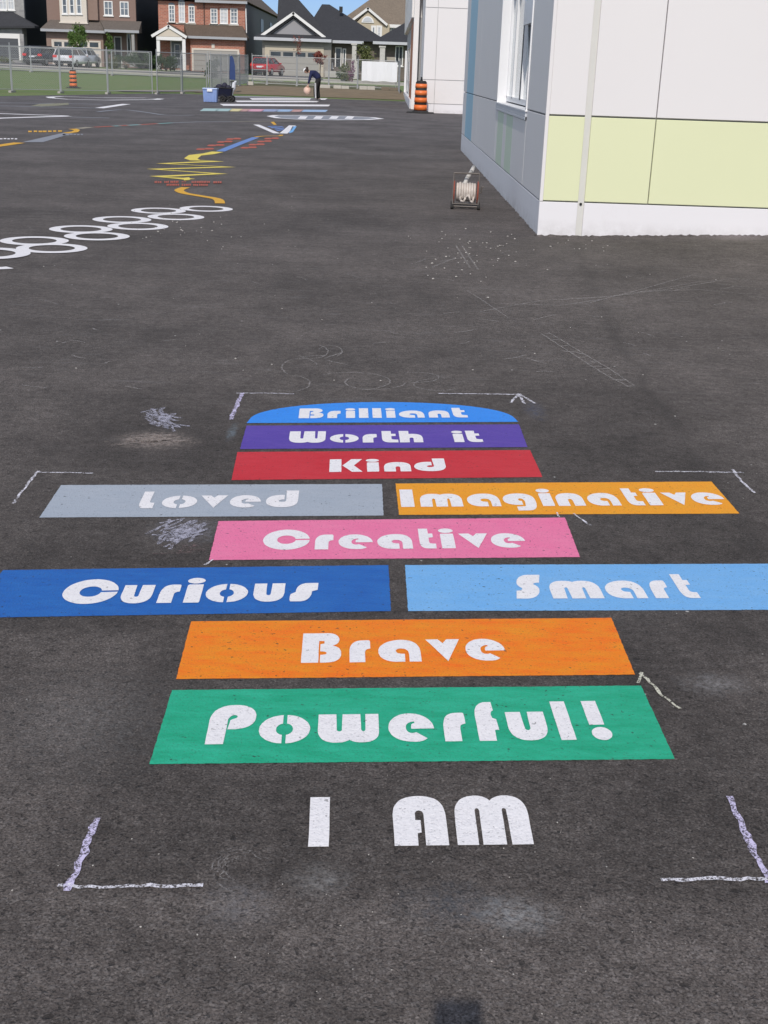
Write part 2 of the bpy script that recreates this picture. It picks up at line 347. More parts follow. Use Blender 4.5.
GL={
'P':[svg('M0,0 L0,.85 C0,1.2 .2,1.38 .5,1.38 C.85,1.38 1,1.2 1,.95 C1,.65 .8,.52 .5,.52 L.42,.52 L.45,.84 C.5,.9 .58,.9 .6,.96 C.58,1.05 .44,1.06 .4,.88 L.385,0')],
'o':halves(), 'C':[ell(.5,.675,.5,.675,5,358,44)+ell(.5,.675,.2,.28,-8,-350,24)],
'e':[svg('M1,.46 C1,.8 .75,1 .47,1 C.2,1 0,.8 0,.5 C0,.2 .22,0 .55,0 C.68,0 .75,.03 .83,.12 L.60,.34 C.5,.27 .38,.32 .38,.5 C.38,.62 .46,.72 .58,.71 L.58,.65 C.5,.66 .49,.56 .5,.46')],
'a':[svg('M.62,0 L.4,0 C.15,.02 0,.2 0,.48 C0,.8 .25,1 .55,1 C.85,1 .98,.8 1,.45 L1,0 L.72,0 L.72,.35 C.72,.52 .65,.6 .54,.6 C.44,.6 .40,.53 .42,.47 C.44,.38 .5,.37 .62,.36')],
'n':[svg('M0,0 L0,.5 C0,.85 .2,1 .5,1 C.85,1 1,.85 1,.5 L1,0 L.6,0 L.6,.42 C.58,.58 .44,.58 .43,.42 L.43,0')],
'm':[svg('M0,0 L0,.5 C0,.85 .12,1 .3,1 C.40,1 .47,.98 .5,.93 C.55,.98 .62,1 .7,1 C.88,1 1,.85 1,.5 L1,0 L.72,0 L.71,.55 C.7,.65 .65,.65 .65,.55 L.64,0 L.37,0 L.36,.55 C.36,.65 .3,.65 .29,.55 L.28,0')],
'M':[svg('M0,0 L0,.85 C0,1.2 .12,1.36 .3,1.36 C.40,1.36 .47,1.3 .5,1.22 C.54,1.3 .62,1.36 .7,1.36 C.9,1.36 1,1.2 1,.8 L1,0 L.72,0 L.71,.95 C.7,1.03 .65,1.03 .65,.95 L.65,0 L.34,0 L.34,.95 C.33,1.03 .28,1.03 .28,.95 L.28,0')],
'u':[svg('M0,1 L.4,1 L.42,.42 C.44,.34 .54,.34 .56,.42 L.58,1 L1,1 L1,.5 C1,.15 .8,0 .5,0 C.2,0 0,.15 0,.5')],
'w':[svg('M0,1 L.3,1 L.31,.45 C.32,.38 .38,.38 .39,.45 L.40,1 L.70,1 L.71,.45 C.72,.38 .77,.38 .78,.45 L.78,1 L1,1 L1,.4 C1,.12 .88,0 .72,0 C.62,0 .56,.04 .52,.1 C.46,.03 .4,0 .3,0 C.12,0 0,.15 0,.45')],
'W':[svg('M0,1.35 L.3,1.35 L.31,.55 C.32,.48 .38,.48 .39,.55 L.40,1.35 L.70,1.35 L.71,.55 C.72,.48 .77,.48 .78,.55 L.78,1.35 L1,1.35 L1,.5 C1,.15 .88,0 .72,0 C.62,0 .56,.04 .52,.1 C.46,.03 .4,0 .3,0 C.12,0 0,.15 0,.55')],
'r':[svg('M0,0 L0,.5 C0,.85 .25,1 .6,1 L.9,1 C1,1 1,.95 1,.85 L1,.62 C.85,.6 .74,.58 .74,.45 L.74,0')],
'i':[svg('M0,0 L0,.95 L.1,1 L1,1 L1,.05 L.95,0'),fullell(.48,1.2,.56,.155)],
'l':[svg('M0,0 L0,1.35 L1,1.35 L1,0')],
'I':[svg('M0,0 L0,1.35 L1,1.35 L1,0')],
't':[svg('M0,1.35 L.6,1.35 L.6,1.02 L.88,1.02 L.88,.76 L.6,.74 L.6,.45 C.6,.35 .75,.33 1,.33 L1,0 L.55,0 C.2,0 0,.1 0,.5')],
'f':[svg('M0,0 L0,.9 C0,1.22 .3,1.36 .6,1.36 L.87,1.36 L.90,1.06 C.78,1.04 .72,.96 .8,.8 L.97,.76 L1,.38 L.8,.38 L.78,0')],
'v':[svg('M0,1 L.36,1 L.5,.82 L.62,1 L1,1 L.58,0')],
'B':[svg('M0,0 L0,1.35 L.65,1.35 C.85,1.35 .95,1.2 .95,1.05 C.95,.9 .88,.82 .78,.78 C.95,.72 1,.6 1,.4 C1,.15 .88,0 .6,0 L.47,0 L.47,.36 L.6,.38 L.64,.44 L.6,.5 L.47,.52 L.47,.85 L.57,.88 L.57,.99 L.43,1 L.43,0')],
'K':[svg('M0,0 L0,1.35 L.36,1.35 L.36,0'),svg('M.39,.68 L.66,1.35 L1,1.35 L.74,.68 L1,0 L.68,0')],
'S':[svg('M.05,0 L.5,0 C.82,0 1,.2 1,.42 C1,.62 .9,.72 .74,.8 C.7,.86 .78,.9 .98,.9 L1,1.35 L.5,1.35 C.2,1.35 0,1.2 0,.96 C0,.78 .1,.7 .25,.6 C.3,.54 .26,.47 .03,.45')],
's':[svg('M.03,0 L.4,0 C.62,.02 .77,.2 .79,.55 L.98,.62 L1,1 L.6,1 C.35,.98 .2,.8 .2,.52 L.03,.4 C0,.2 0,.08 .03,0')],
'g':[svg('M1,.45 C1,.85 .8,1 .5,1 C.2,1 0,.8 0,.5 C0,.25 .2,.1 .4,.1 L.57,.1 L.57,.4 C.46,.42 .44,.55 .52,.6 C.62,.6 .67,.5 .66,.3 L.64,.02 C.6,-.03 .5,-.02 .36,-.03 L.36,-.34 L.68,-.34 C.95,-.34 1,0 1,.45')],
'd':[svg('M1,1.35 L.6,1.35 L.63,.52 C.57,.4 .4,.42 .4,.52 C.42,.62 .5,.63 .57,.63 L.56,1 L.45,1 C.15,1 0,.8 0,.5 C0,.2 .2,0 .55,0 C.85,0 1,.2 1,.55')],
'L':[svg('M0,1.35 L.66,1.35 L.66,.5 C.7,.45 .85,.45 1,.45 L1,0 L.4,0 C.15,0 0,.15 0,.5')],
'h':[svg('M0,0 L0,1.35 L.42,1.35 L.42,1 L.6,1 C.9,1 1,.8 1,.5 L1,0 L.6,0 L.6,.48 C.58,.58 .45,.58 .43,.48 L.42,0')],
'A':[svg('M0,0 L0,.85 C0,1.2 .2,1.36 .5,1.36 C.85,1.36 1,1.2 1,.8 L1,0 L.58,0 L.58,.85 C.58,1 .42,1 .42,.85 L.42,.7 L.52,.7 L.52,.36 L.44,.34 L.44,0')],
'!':[svg('M.0,.52 L0,1.35 L.72,1.35 L.72,.52'),fullell(.45,.21,.47,.23)],
}
VP=(348.,69.6)
def letters(word,spans,yb,yx,lean={},per=False):
    """word: glyph keys; spans: extents of each letter at mid height; yb/yx: ((x,y),(x,y)) base line and x-height line"""
    loops=[]; res=[]
    def at(L,x): (a,b),(c,d)=L; return b+(d-b)*(x-a)/(c-a)
    for i,(ch,(l,r)) in enumerate(zip(word,spans)):
        mx=(l+r)/2; y0=at(yb,mx); y1=at(yx,mx); ym=(y0+y1)/2; k=(y0-VP[1])/(ym-VP[1])
        L0=VP[0]+(l-VP[0])*k; R0=VP[0]+(r-VP[0])*k; ln=lean.get(i,0)
        for path in GL[ch]:
            out=[]
            for u,v in path:
                xb=L0+(u+ln*(v-.5))*(R0-L0); yb_=at(yb,xb); hgt=yb_-at(yx,xb); y=yb_-v*hgt; t=(yb_-y)/(yb_-VP[1])
                out.append((xb+(VP[0]-xb)*t,y))
            loops.append(out)
        if per: res.append(loops); loops=[]
    return res if per else loops
def subdiv(loop,step):
    out=[]
    for a,b in zip(loop,loop[1:]+loop[:1]):
        n=max(1,int((Vector(b)-Vector(a)).length/step)); out+=[Vector(a).lerp(Vector(b),i/n) for i in range(n)]
    return out
def paint_sheet(mb,loops,z,jit=.0006,step=.03):
    for lp in loops:
        P=[G(*p,z) for p in lp]
        for p in P: p.z=z
        Q=[]
        for p in P:
            if not Q or (p-Q[-1]).length>2e-4: Q.append(p)
        if (Q[0]-Q[-1]).length<2e-4: Q.pop()
        Q=subdiv(Q,step); Q=[q+Vector((random.uniform(-jit,jit),random.uniform(-jit,jit),0)) for q in Q]
        v=[mb.bm.verts.new(q) for q in Q]
        for t in tessellate_polygon([Q]):
            if len(set(t))<3: continue
            try: f=mb.bm.faces.new([v[i] for i in t])
            except ValueError: continue
            f.normal_update()
            if f.normal.z<0: f.normal_flip()
def center(loop):
    P=[G(*p) for p in loop]; c=sum(P,Vector())/len(P); c.z=0; return c
def put_letters(root,word,spans,yb,yx,lean):
    for lp in letters(word,spans,yb,yx,lean,True):
        b=MB(); paint_sheet(b,lp,.0024,jit=.0004,step=.03); b.build('letter',WHITE,root,recalc=False)
BARGRP='painted word bars of the hopscotch'
def bar(color,quad,word,label,spans=None,yb=None,yx=None,lean={},txt=None):
    root=thing('painted_bar',(0,0,0),label,'painted bar',BARGRP)
    b=MB(); paint_sheet(b,[quad],.0012,jit=.0008,step=.009); b.build('paint_panel',pm(color),root,recalc=False)
    b=MB(); b.bm.free(); put_letters(root,word,spans,yb,yx,lean)
    settle(root,center(quad)); return root
bar('green',[(149.5,764),(675,759),(641,685.5),(172,690)],'Powerful!','green painted bar reading Powerful!, the nearest of the hopscotch',
 [(207.5,254.5),(260,309),(318,379),(388.5,434),(443.5,466),(477,498.5),(508,547),(557,572),(589.5,610.5)],((210,744.2),(600,739.5)),((285,715),(520,712)))
bar('orange',[(176,679),(635,674.5),(611.5,617.8),(191,621.3)],'Brave','deep orange painted bar reading Brave, between the green bar and the blue ones',
 [(301.7,341.2),(349.5,370.5),(378.3,420.5),(426.7,461),(465.5,505)],((310,662.8),(500,660.5)),((310,641),(500,638.6)))
bar('blue',[(-32,617.8),(391,611),(388.5,565),(3,570)],'Curious','dark blue painted bar reading Curious, left of the light blue bar',
 [(61.5,116.7),(121.5,152.5),(159.4,179),(185.5,201.5),(206.7,247),(253.5,284.5),(290,318)],((61,604.2),(320,601)),((120,585.2),(320,582.8)),{6:.0})
bar('sky',[(408,611),(850,609.5),(808,563.5),(405,565)],'Smart','light blue painted bar reading Smart, right of the dark blue bar',
 [(516,539.5),(550,600.5),(605.3,643.5),(651,668.5),(678.5,695)],((515,598.6),(700,598)),((515,581),(700,580.3)),{0:.28})
bar('pink',[(209,560),(580,557),(565,517.5),(218.5,521)],'Creative','pink painted bar reading Creative, alone in its row',
 [(262.7,309.6),(315,333.3),(338.5,372.7),(377.3,412.2),(419.5,435.5),(441,454.5),(459.5,489),(491,525)],((262,550),(525,547.6)),((262,535),(525,533.1)))
bar('grey',[(39.5,517.5),(383.5,515.5),(382,484),(61,485)],'Loved','grey painted bar reading Loved, left of the amber bar',
 [(140,155),(162.8,196.3),(199.5,226.5),(230,260.8),(266,298)],((140,508.3),(300,507)),((140,495.9),(300,494.7)))
bar('amber',[(399,514.8),(739.5,513.5),(711.5,481.5),(395.5,483.5)],'Imaginative','amber yellow painted bar reading Imaginative, right of the grey bar',
 [(400.5,413.8),(420,462),(467,499.5),(503,535),(540.5,552.5),(556,583),(587.5,618),(626.5,641.5),(646,659.5),(664.5,690.5),(692,724)],((400,506.9),(725,504.8)),((400,494),(725,492.3)))
bar('red',[(231.5,480),(542.5,477),(530,450),(237.5,452)],'Kind','red painted bar reading Kind, just below the purple bar',
 [(329.5,362.5),(367,379),(384,410.8),(414.3,445.8)],((329,472),(446,471)),((329,462.6),(446,461.7)))
bar('purple',[(240,449),(527.5,447),(519,424.3),(246.5,425.6)],'Worthit','purple painted bar reading Worth it, just below the rounded blue top',
 [(289,325.5),(330.6,358),(362.6,377),(382,398),(399.5,422.7),(453.5,463.5),(467,482)],((289,442.8),(482,442)),((289,434.3),(482,433.6)))
dome=[(246.5,423)]+[(382.5+134*math.cos(R(a)),423-21*math.sin(R(a))**.80) for a in range(176,2,-6)]+[(518,421.8)]
bar('azure',dome,'Brilliant','half round bright blue top of the hopscotch reading Brilliant',
 [(299,323.5),(327.5,340.6),(346,355),(359,368.3),(372.5,381.5),(386.3,395.3),(399,424),(428.5,449),(453,467)],((299,418.2),(467,417.4)),((299,411),(467,410.3)))
sp=[(309,329.3),(393.5,447),(456,530.5)]
root=thing('painted_words',(0,0,0),'white painted words I AM on bare asphalt below the green bar','painted lettering')
put_letters(root,'IAM',sp,((307,846.8),(534,844.2)),((307,810),(534,808.2)),{2:.02}); settle(root,center([(307,846),(534,844)]))
# ---------------------------------------------------------------- chalk marks
zz=[.0026]
def strokes(mb,lines,w,jit=.003,step=.015,px=True):
    for ln in lines:
        zz[0]+=.000004
        P=[G(*p) if px else Vector((*p,0)) for p in ln]; Q=[]
        for a,b_ in zip(P,P[1:]):
            n=max(1,int((b_-a).length/step)); Q+=[a.lerp(b_,i/n) for i in range(n)]
        Q.append(P[-1]); prev=None
        for i,q in enumerate(Q):
            d=(Q[min(i+1,len(Q)-1)]-Q[max(i-1,0)]); 
            if d.length<1e-9: continue
            nrm=Vector((-d.y,d.x,0)).normalized(); ww=w*random.uniform(.35,.62); o=nrm*random.uniform(-jit,jit)
            cur=(mb.bm.verts.new(q+o+nrm*ww+Vector((0,0,zz[0]))),mb.bm.verts.new(q+o-nrm*ww+Vector((0,0,zz[0]))))
            if prev:
                f=mb.bm.faces.new((prev[0],prev[1],cur[1],cur[0])); f.normal_update()
                if f.normal.z<0: f.normal_flip()
            prev=cur
def chalkobj(lines,w,m,label,name='chalk_mark',cat='chalk mark',**k):
    b=MB(); strokes(b,lines,w,**k); o=b.build(name,m,recalc=False); tag(o,label,cat)
    c=center(lines[0]); o.data.transform(Matrix.Translation(-c)); o.location=c; return o
chalkobj([[(97.5,819),(82,858),(67,892)]],.015,CH_L,'thick lilac chalk stroke of the left corner mark nearest the camera','chalk_line','chalk line')
chalkobj([[(58,886),(90,888),(150,886.5),(203,887)]],.0085,CH_W,'white chalk base line of the left corner mark nearest the camera','chalk_line','chalk line')
chalkobj([[(729,797),(742,827),(755,855),(770,884)]],.014,CH_L,'thick lilac chalk stroke at the right edge nearest the camera','chalk_line','chalk line')
chalkobj([[(661,881.5),(700,879.5),(740,880),(790,879)]],.009,CH_W,'white chalk base line at the right edge nearest the camera','chalk_line','chalk line')
chalkobj([[(38,471.5),(26,487),(13,504)],[(38,472.8),(70,473.2),(93,474)]],.009,CH_W,'white chalk corner mark left of the grey Loved bar')
chalkobj([[(655,472),(700,472.3),(744,473)],[(732,470),(742,482),(755,493.5)]],.010,CH_W,'white chalk corner mark right of the amber Imaginative bar')
chalkobj([[(243,393),(237,405),(231,420)]],.018,CH_L,'short thick lilac chalk stroke left of the rounded blue top','chalk_line','chalk line')
chalkobj([[(236,393.7),(265,393.5),(294,394.5)]],.010,CH_W,'thin white chalk line above the left end of the rounded blue top','chalk_line','chalk line')
chalkobj([[(438,394),(480,394.3),(519,395)],[(518.5,394),(511,403)],[(518.5,394),(524.5,404.5)],[(518.5,394),(535,404)]],.012,CH_W,'white chalk line ending in an arrow head above the rounded blue top','chalk_arrow','chalk arrow')
chalkobj([[(641,673),(639,684)],[(640,674),(650,683),(662,696),(680,709.5)]],.008,chalk('cream_chalk',(.66,.64,.52),.40,.54),'cream chalk tick off the right end of the orange Brave bar')
chalkobj([[(574,514),(590,526)],[(559,518),(556,513)]],.007,CH_W,'small white chalk tick above the right end of the pink bar')
chalkobj([[(205,566),(212,560)]],.006,CH_W,'tiny white chalk tick at the near left corner of the pink bar')
def scrib(cx,cy,rx,ry,n,ang=0,spread=.5):
    out=[]
    for _ in range(n):
        a=ang+random.uniform(-spread,spread); x=cx+random.gauss(0,rx*.45); y=cy+random.gauss(0,ry*.45); L=random.uniform(.4,1)*rx
        out.append([(x-L*math.cos(a),y+L*.55*math.sin(a)),(x+random.uniform(-2,2),y+random.uniform(-1,1)),(x+L*math.cos(a),y-L*.55*math.sin(a))])
    return out
chalkobj([[(140,413),(165,408),(150,418),(176,414),(158,424),(180,428),(150,412)],[(152,409),(168,430),(160,410),(175,432)],[(146,417),(172,424),(190,427)]]+scrib(163,420,13,7,14,-.5,.6),.013,CH_G,'grey white chalk scribble left of the rounded blue top','chalk_scribble','chalk scribble')
chalkobj(scrib(155,440,26,5,22,.05,.25),.022,chalk('peach_chalk',(.50,.42,.37),.46,.64,.5),'peach coloured chalk smudge below the grey scribble','chalk_scribble','chalk scribble')
chalkobj([[(160,524),(185,519),(160,532),(200,520),(162,541),(206,523),(165,548)],[(170,520),(158,545),(190,522),(170,550)]]+scrib(183,532,20,9,26,.6,.6),.010,CH_G,'blue grey chalk scribble between the Loved and Curious bars','chalk_scribble','chalk scribble')
chalkobj(scrib(192,550,20,6,8,.15,.2),.007,chalk('rose_chalk',(.45,.27,.26),.5,.68,.5),'rose chalk rubbing beside the left end of the pink bar','chalk_scribble','chalk scribble')
arcs=[]
for cx,cy,rx,ry in [(312,352,16,7),(330,352,12,6),(290,384,20,8),(350,382,40,9),(375,383,30,7),(300,368,18,9),(440,385,26,6),(415,378,24,5)]:
    a0=random.uniform(0,360); arcs.append([(cx+rx*math.cos(R(a0+i*14)),cy+ry*math.sin(R(a0+i*14))) for i in range(16)])
chalkobj(arcs,.007,CH_F,'faint grey chalk loops on the asphalt beyond the hopscotch','chalk_scribble','chalk scribble')
chalkobj([[(467,291),(486,303),(508,318)],[(541,334),(575,356),(605,375),(630,388)],[(549,333),(585,355),(612,371),(634,386)]]+[[(541+i*9.5,335+i*5.8),(551+i*9.5,334+i*5.8)] for i in range(10)],.008,CH_F,'faint chalk ladder running diagonally right of the hopscotch','chalk_scribble','chalk scribble')
chalkobj([[(480,312),(540,301),(600,298),(650,291),(700,282),(768,290)],[(560,300),(620,296),(680,288),(730,279),(768,284)],[(505,304),(560,306),(600,300)],[(590,303),(640,290),(690,276),(750,280)],[(640,292),(700,290),(768,296)]],.010,CH_F,'long faint chalk streaks right of centre toward the school corner','chalk_scribble','chalk scribble')
chalkobj([[(431,268),(456,258)],[(456,246),(470,268)],[(462,246),(478,270)],[(440,262),(474,256)]],.012,CH_F,'faint crossed chalk lines in front of the hose cart','chalk_scribble','chalk scribble')
ln=[]
for _ in range(70):
    x=random.uniform(20,760); y=random.uniform(250,390); a=random.choice([-.1,.05,.5,-.6])+random.uniform(-.25,.25); L=random.uniform(6,26)
    if 235<x<540 and y>385: continue
    ln.append([(x,y),(x+L*.5*math.cos(a),y+L*.2*math.sin(a)+random.uniform(-1,1)),(x+L*math.cos(a),y+L*.4*math.sin(a))])
chalkobj(ln,.010,CH_F,'sparse faint scuffs scattered over the middle of the asphalt yard','chalk_scuffs','chalk scuffs')['kind']='stuff'
arcs=[]
for k in range(5):
    a0=random.uniform(60,200); arcs.append([(243+random.uniform(-3,3)+(30-3*k)*math.cos(R(a0+i*12)),872+(24-3*k)*math.sin(R(a0+i*12))) for i in range(13)])
chalkobj(arcs,.0035,chalk('dust_chalk',(.42,.39,.37),.46,.66,.6),'faint dusty curls below the I of the painted words','chalk_scribble','chalk scribble')
b=MB()
def chips(n,cx,cy,sx,sy,s0,s1):
    for _ in range(n):
        x=random.gauss(cx,sx); y=random.gauss(cy,sy)
        if y<118: continue
        p=G(x,y); s=random.uniform(s0,s1)
        if p.x>1.3 and p.y>11.2: continue
        m=Matrix.Translation((p.x,p.y,s*.25))@Matrix.Rotation(random.uniform(0,6.3),4,'Z')@Matrix.Diagonal((s,s*random.uniform(.5,.9),s*.5,1))
        r_=bmesh.ops.create_icosphere(b.bm,subdivisions=1,radius=.5,matrix=m)
        for v in r_['verts']: v.co+=Vector((random.uniform(-1,1),random.uniform(-1,1),0))*s*.08
chips(70,475,252,28,14,.008,.020); chips(45,180,230,32,10,.008,.02); chips(60,300,300,250,60,.005,.012); chips(40,620,245,70,4,.008,.02); chips(45,380,900,240,70,.002,.0045); chips(10,700,250,40,3,.01,.02)
b.build('grit',plain('pale_grit',(.50,.47,.43),.9,.3,30))['kind']='stuff'
# ---------------------------------------------------------------- painted games further off
def ring(px,py,r,label,z):
    c=G(px,py); n=56; b=MB(); ri=r*.645
    vi=[b.bm.verts.new((ri*math.cos(2*math.pi*i/n),ri*math.sin(2*math.pi*i/n),z)) for i in range(n)]
    vo=[b.bm.verts.new((r*math.cos(2*math.pi*i/n),r*math.sin(2*math.pi*i/n),z)) for i in range(n)]
    for i in range(n): b.bm.faces.new((vi[i],vo[i],vo[(i+1)%n],vi[(i+1)%n]))
    o=b.build('painted_ring',WHITE,recalc=False); o.location=c; tag(o,label,'painted ring','white painted rings in a double row')
rl=[(206.3,208.8,'white painted ring at the far right end of the double row'),(158.5,210.8,'white painted ring in the left row, touching the end ring'),
(176,217,'white painted ring in the right row, just before the end ring'),(122,219.8,'second white painted ring of the left row from its right end'),
(138,226.6,'second white painted ring of the right row from its right end'),(81,229.5,'third white painted ring of the left row from its right end'),
(97,236.6,'third white painted ring of the right row from its right end'),(34.5,241.3,'white painted ring at the left photo edge, fourth in the left row'),
(52,248.8,'nearest full white painted ring, fourth in the right row'),(-12,254,'white painted ring cut by the left photo edge')]
for i,(x,y,l) in enumerate(rl): ring(x,y,.262 if i!=9 else .30,l,.0015+i*.0005)
def flat(name,m,polys,label,cat,group=None,z=.004,off=(0,0),s=1.):
    b=MB()
    for i,pl in enumerate(polys):
        P=[G(off[0]+x/s,off[1]+y/s) for x,y in pl]
        v=[b.bm.verts.new((p.x,p.y,z+i*.00025)) for p in P]
        for t in tessellate_polygon([P]):
            try: f=b.bm.faces.new([v[k] for k in t])
            except ValueError: continue
            f.normal_update()
            if f.normal.z<0: f.normal_flip()
    o=b.build(name,m,recalc=False); c=center([(off[0]+x/s,off[1]+y/s) for x,y in polys[0]]); o.data.transform(Matrix.Translation(-c)); o.location=c
    return tag(o,label,cat,group)
def line(name,m,pts,w,label,cat='painted line',z=.004,off=(0,0),s=1.,group=None,closed=False,smooth=True):
    P=[G(off[0]+x/s,off[1]+y/s) for x,y in pts]
    if closed: P.append(P[0])
    if smooth and len(P)>2:
        Q=[]
        for i in range(len(P)-1):
            a=P[max(i-1,0)];b_=P[i];c=P[i+1];d=P[min(i+2,len(P)-1)]
            for k in range(6):
                t=k/6; Q.append(.5*((2*b_)+(c-a)*t+(2*a-5*b_+4*c-d)*t*t+(3*b_-a-3*c+d)*t**3))
        Q.append(P[-1]); P=Q
    b=MB(); prev=None
    for i,q in enumerate(P):
        d=P[min(i+1,len(P)-1)]-P[max(i-1,0)]
        if d.length<1e-6: continue
        n=Vector((-d.y,d.x,0)).normalized()*w/2
        cur=(b.bm.verts.new((q.x+n.x,q.y+n.y,z)),b.bm.verts.new((q.x-n.x,q.y-n.y,z)))
        if prev:
            f=b.bm.faces.new((prev[0],prev[1],cur[1],cur[0])); f.normal_update()
            if f.normal.z<0: f.normal_flip()
        prev=cur
    o=b.build(name,m,recalc=False); c=P[0].copy(); c.z=0; o.data.transform(Matrix.Translation(-c)); o.location=c
    return tag(o,label,cat,group)
A=dict(off=(150,120),s=8.533); B=dict(off=(190,115),s=6.98); C=dict(off=(200,80),s=3.84); D=dict(off=(0,90),s=3.84)
line('painted_line',pm('gold'),[(305,577),(262,592),(250,606),(300,628),(440,652),(555,672),(590,690),(597,714)],.105,'golden yellow painted squiggle ending at the white rings',**A)
line('painted_zigzag',pm('yellow'),[(336,508),(280,501),(52,485),(598,460),(32,422),(668,402),(112,374),(582,353),(385,345),(348,330),(385,303),(500,290),(578,273)],.20,'pale yellow painted zigzag line beyond the red writing','painted line',smooth=False,**A)
flat('painted_patch',pm('yellow'),[[(285,497),(335,492),(342,515),(290,520)]],'small yellow painted block at the near end of the zigzag','painted block',z=.006,**A)
def dashes(x0,x1,y,h,n,sk=0):
    out=[];w=(x1-x0)/n
    for i in range(n):
        a=x0+i*w+random.uniform(0,w*.15);b_=a+w*random.uniform(.6,.8);yy=y+random.uniform(-1,1)
        out.append([(a,yy+h),(b_,yy+h*random.uniform(.7,1)),(b_+sk,yy-h*random.uniform(.7,1)),(a+sk,yy-h)])
    return out
flat('painted_writing',pm('brick'),dashes(38,100,532,9,4)+dashes(122,165,532,9,3)+dashes(172,248,532,9,5)+dashes(270,310,533,4,3)+dashes(355,515,535,9,11)+dashes(540,612,538,9,4),'upper line of small red painted writing under the yellow zigzag','painted writing',**A)
flat('painted_writing',pm('brick'),dashes(140,250,556,9,8)+dashes(270,350,558,9,5)+dashes(368,410,560,9,3)+dashes(418,495,559,9,5),'lower line of small red painted writing under the yellow zigzag','painted writing',**A)
def feet(rows,label):
    pl=[]
    for (x0,x1,y) in rows:
        m_=(x0+x1)/2
        for a,b_,dy in ((x0,m_+4,1.5),(m_-8,x1,-1.5)):
            pl.append([(a,y+dy+2),(a+12,y+dy+6),(b_-12,y+dy+6),(b_,y+dy),(b_-14,y+dy-5),(a+14,y+dy-5)])
    flat('painted_footprints',pm('brick'),pl,label,'painted marks',**B)
feet([(40,170,238),(118,245,212),(185,300,188),(250,360,168)],'red painted dashes in a slanting column left of the blue line')
feet([(350,470,228),(405,525,207),(465,575,185),(515,625,165)],'red painted dashes in a slanting column right of the blue line')
line('painted_line',pm('cornflower'),[(212,255),(340,203),(460,157)],.15,'thick blue painted line between the two columns of red dashes',**B)
line('painted_line',pm('gold'),[(455,156),(500,150),(560,148),(625,147),(640,140)],.08,'thin gold painted line at the far end of the blue line',z=.006,**B)
line('painted_line',WHITE,[(463,68),(605,129)],.15,'white painted bar, left arm of the wide V shape',**B)
line('painted_line',WHITE,[(652,130),(715,74)],.17,'white painted bar, right arm of the wide V shape',**B)
flat('painted_hatching',pm('sky'),[[(690+i*7,128-i*2),(696+i*7,128-i*2),(738-(4-i)*7+14,80),(730-(4-i)*7+14,80)] for i in range(4)],'light blue painted hatching right of the V shape','painted hatching',**B)
flat('painted_writing',pm('cornflower'),[[(560,88),(640,80),(655,84),(570,93)],[(585,98),(655,90),(660,95),(600,103)],[(600,110),(650,100),(655,104),(610,114)],[(540,80),(600,77),(610,80),(550,84)]],'blue painted writing inside the V shape','painted writing',**B)
flat('painted_patch',pm('gold'),[[(562,50),(585,48),(605,68),(585,70)]],'small gold painted block above the V shape','painted block',**B)
def y_tr(x): return 127.3-(x-95)*.056 if x<190 else 122-(x-190)*.008
segs=[('brick',95,113),('teal',113,120),('brick',120,128),('teal',128,140),('brick',140,158),('teal',158,172),('slate',172,200),('slate',200,232),('tan',232,305)]
for i,(k,a,b_) in enumerate(segs):
    nm={'brick':'red','teal':'teal','slate':'grey','tan':'tan'}[k]
    where=['at its left end','second from its left end','just left of its first third','before the middle','around its middle','right of its middle','first after the coloured lengths','next to the tan length','at its right end'][i]
    line('painted_line',pm(k),[(a,y_tr(a)),(b_,y_tr(b_))],.13,f'{nm} length of the long thin far painted line, {where}')
flat('painted_path',pm('slate'),[[(85,201),(165,201),(292,163),(240,166)]],'slanting grey painted strip near the left edge','painted strip',**D)
line('painted_line',pm('gold'),[(-60,222),(0,214),(75,203)],.2,'yellow painted line curving out of the left photo edge',**D)
flat('painted_writing',pm('gold'),dashes(108,240,160,3,7)+[[(240,166),(262,168),(300,163),(308,155),(295,150),(262,151),(285,156),(275,161)]],'orange painted writing above the grey strip','painted writing',z=.006,**D)
line('painted_line',pm('tan'),[(300,149),(345,143)],.2,'short tan painted line right of the orange writing',**D)
flat('painted_writing',WHITE,dashes(-30,70,188,2,7),'small white painted letters at the left edge beyond the yellow line','painted writing',**D)
flat('painted_writing',pm('slate'),dashes(240,322,172,2.2,6),'small grey painted letters right of the grey strip','painted writing',**D)
line('painted_line',WHITE,[(-200,85),(0,91),(262,100)],.28,'upper long white painted line at the left meeting in a point',smooth=False,**D)
line('painted_line',WHITE,[(-200,118),(0,109),(262,101)],.28,'lower long white painted line at the left meeting in a point',z=.006,smooth=False,**D)
line('painted_line',WHITE,[(380,70),(486,54)],.3,'short bright white painted bar near the far left lawn',**D)
line('painted_line',pm('slate'),[(-150,49),(30,50),(390,55)],.25,'faint grey painted line, upper of a far pair at left',**D)
line('painted_line',pm('slate'),[(-150,62),(30,62),(380,70)],.25,'faint grey painted line, lower of a far pair at left',**D)
flat('painted_writing',mat('faded_yellow',lambda:paint('faded_yellow_paint',(.50,.47,.28),(.25,.24,.17),wear=.8)),[[(118,62),(150,54),(190,53),(262,50),(265,57),(220,61),(160,64)]],'pale yellow painted writing between the faint grey lines','painted writing',z=.006,**D)
line('painted_outline',WHITE,[(190,27),(200,31),(260,36),(420,39),(600,37),(618,34),(560,31),(400,30),(240,25)],.30,'long white painted loop nearest the far left lawn','painted loop',closed=True,smooth=False,**D)
line('painted_line',pm('slate'),[(375,84),(470,76),(560,86),(640,97),(745,97)],.13,'faint pale wavy painted line at far centre left',**D)
line('painted_line',pm('slate'),[(270,104),(420,108)],.2,'faint grey painted dash past the pointed white lines',**D)
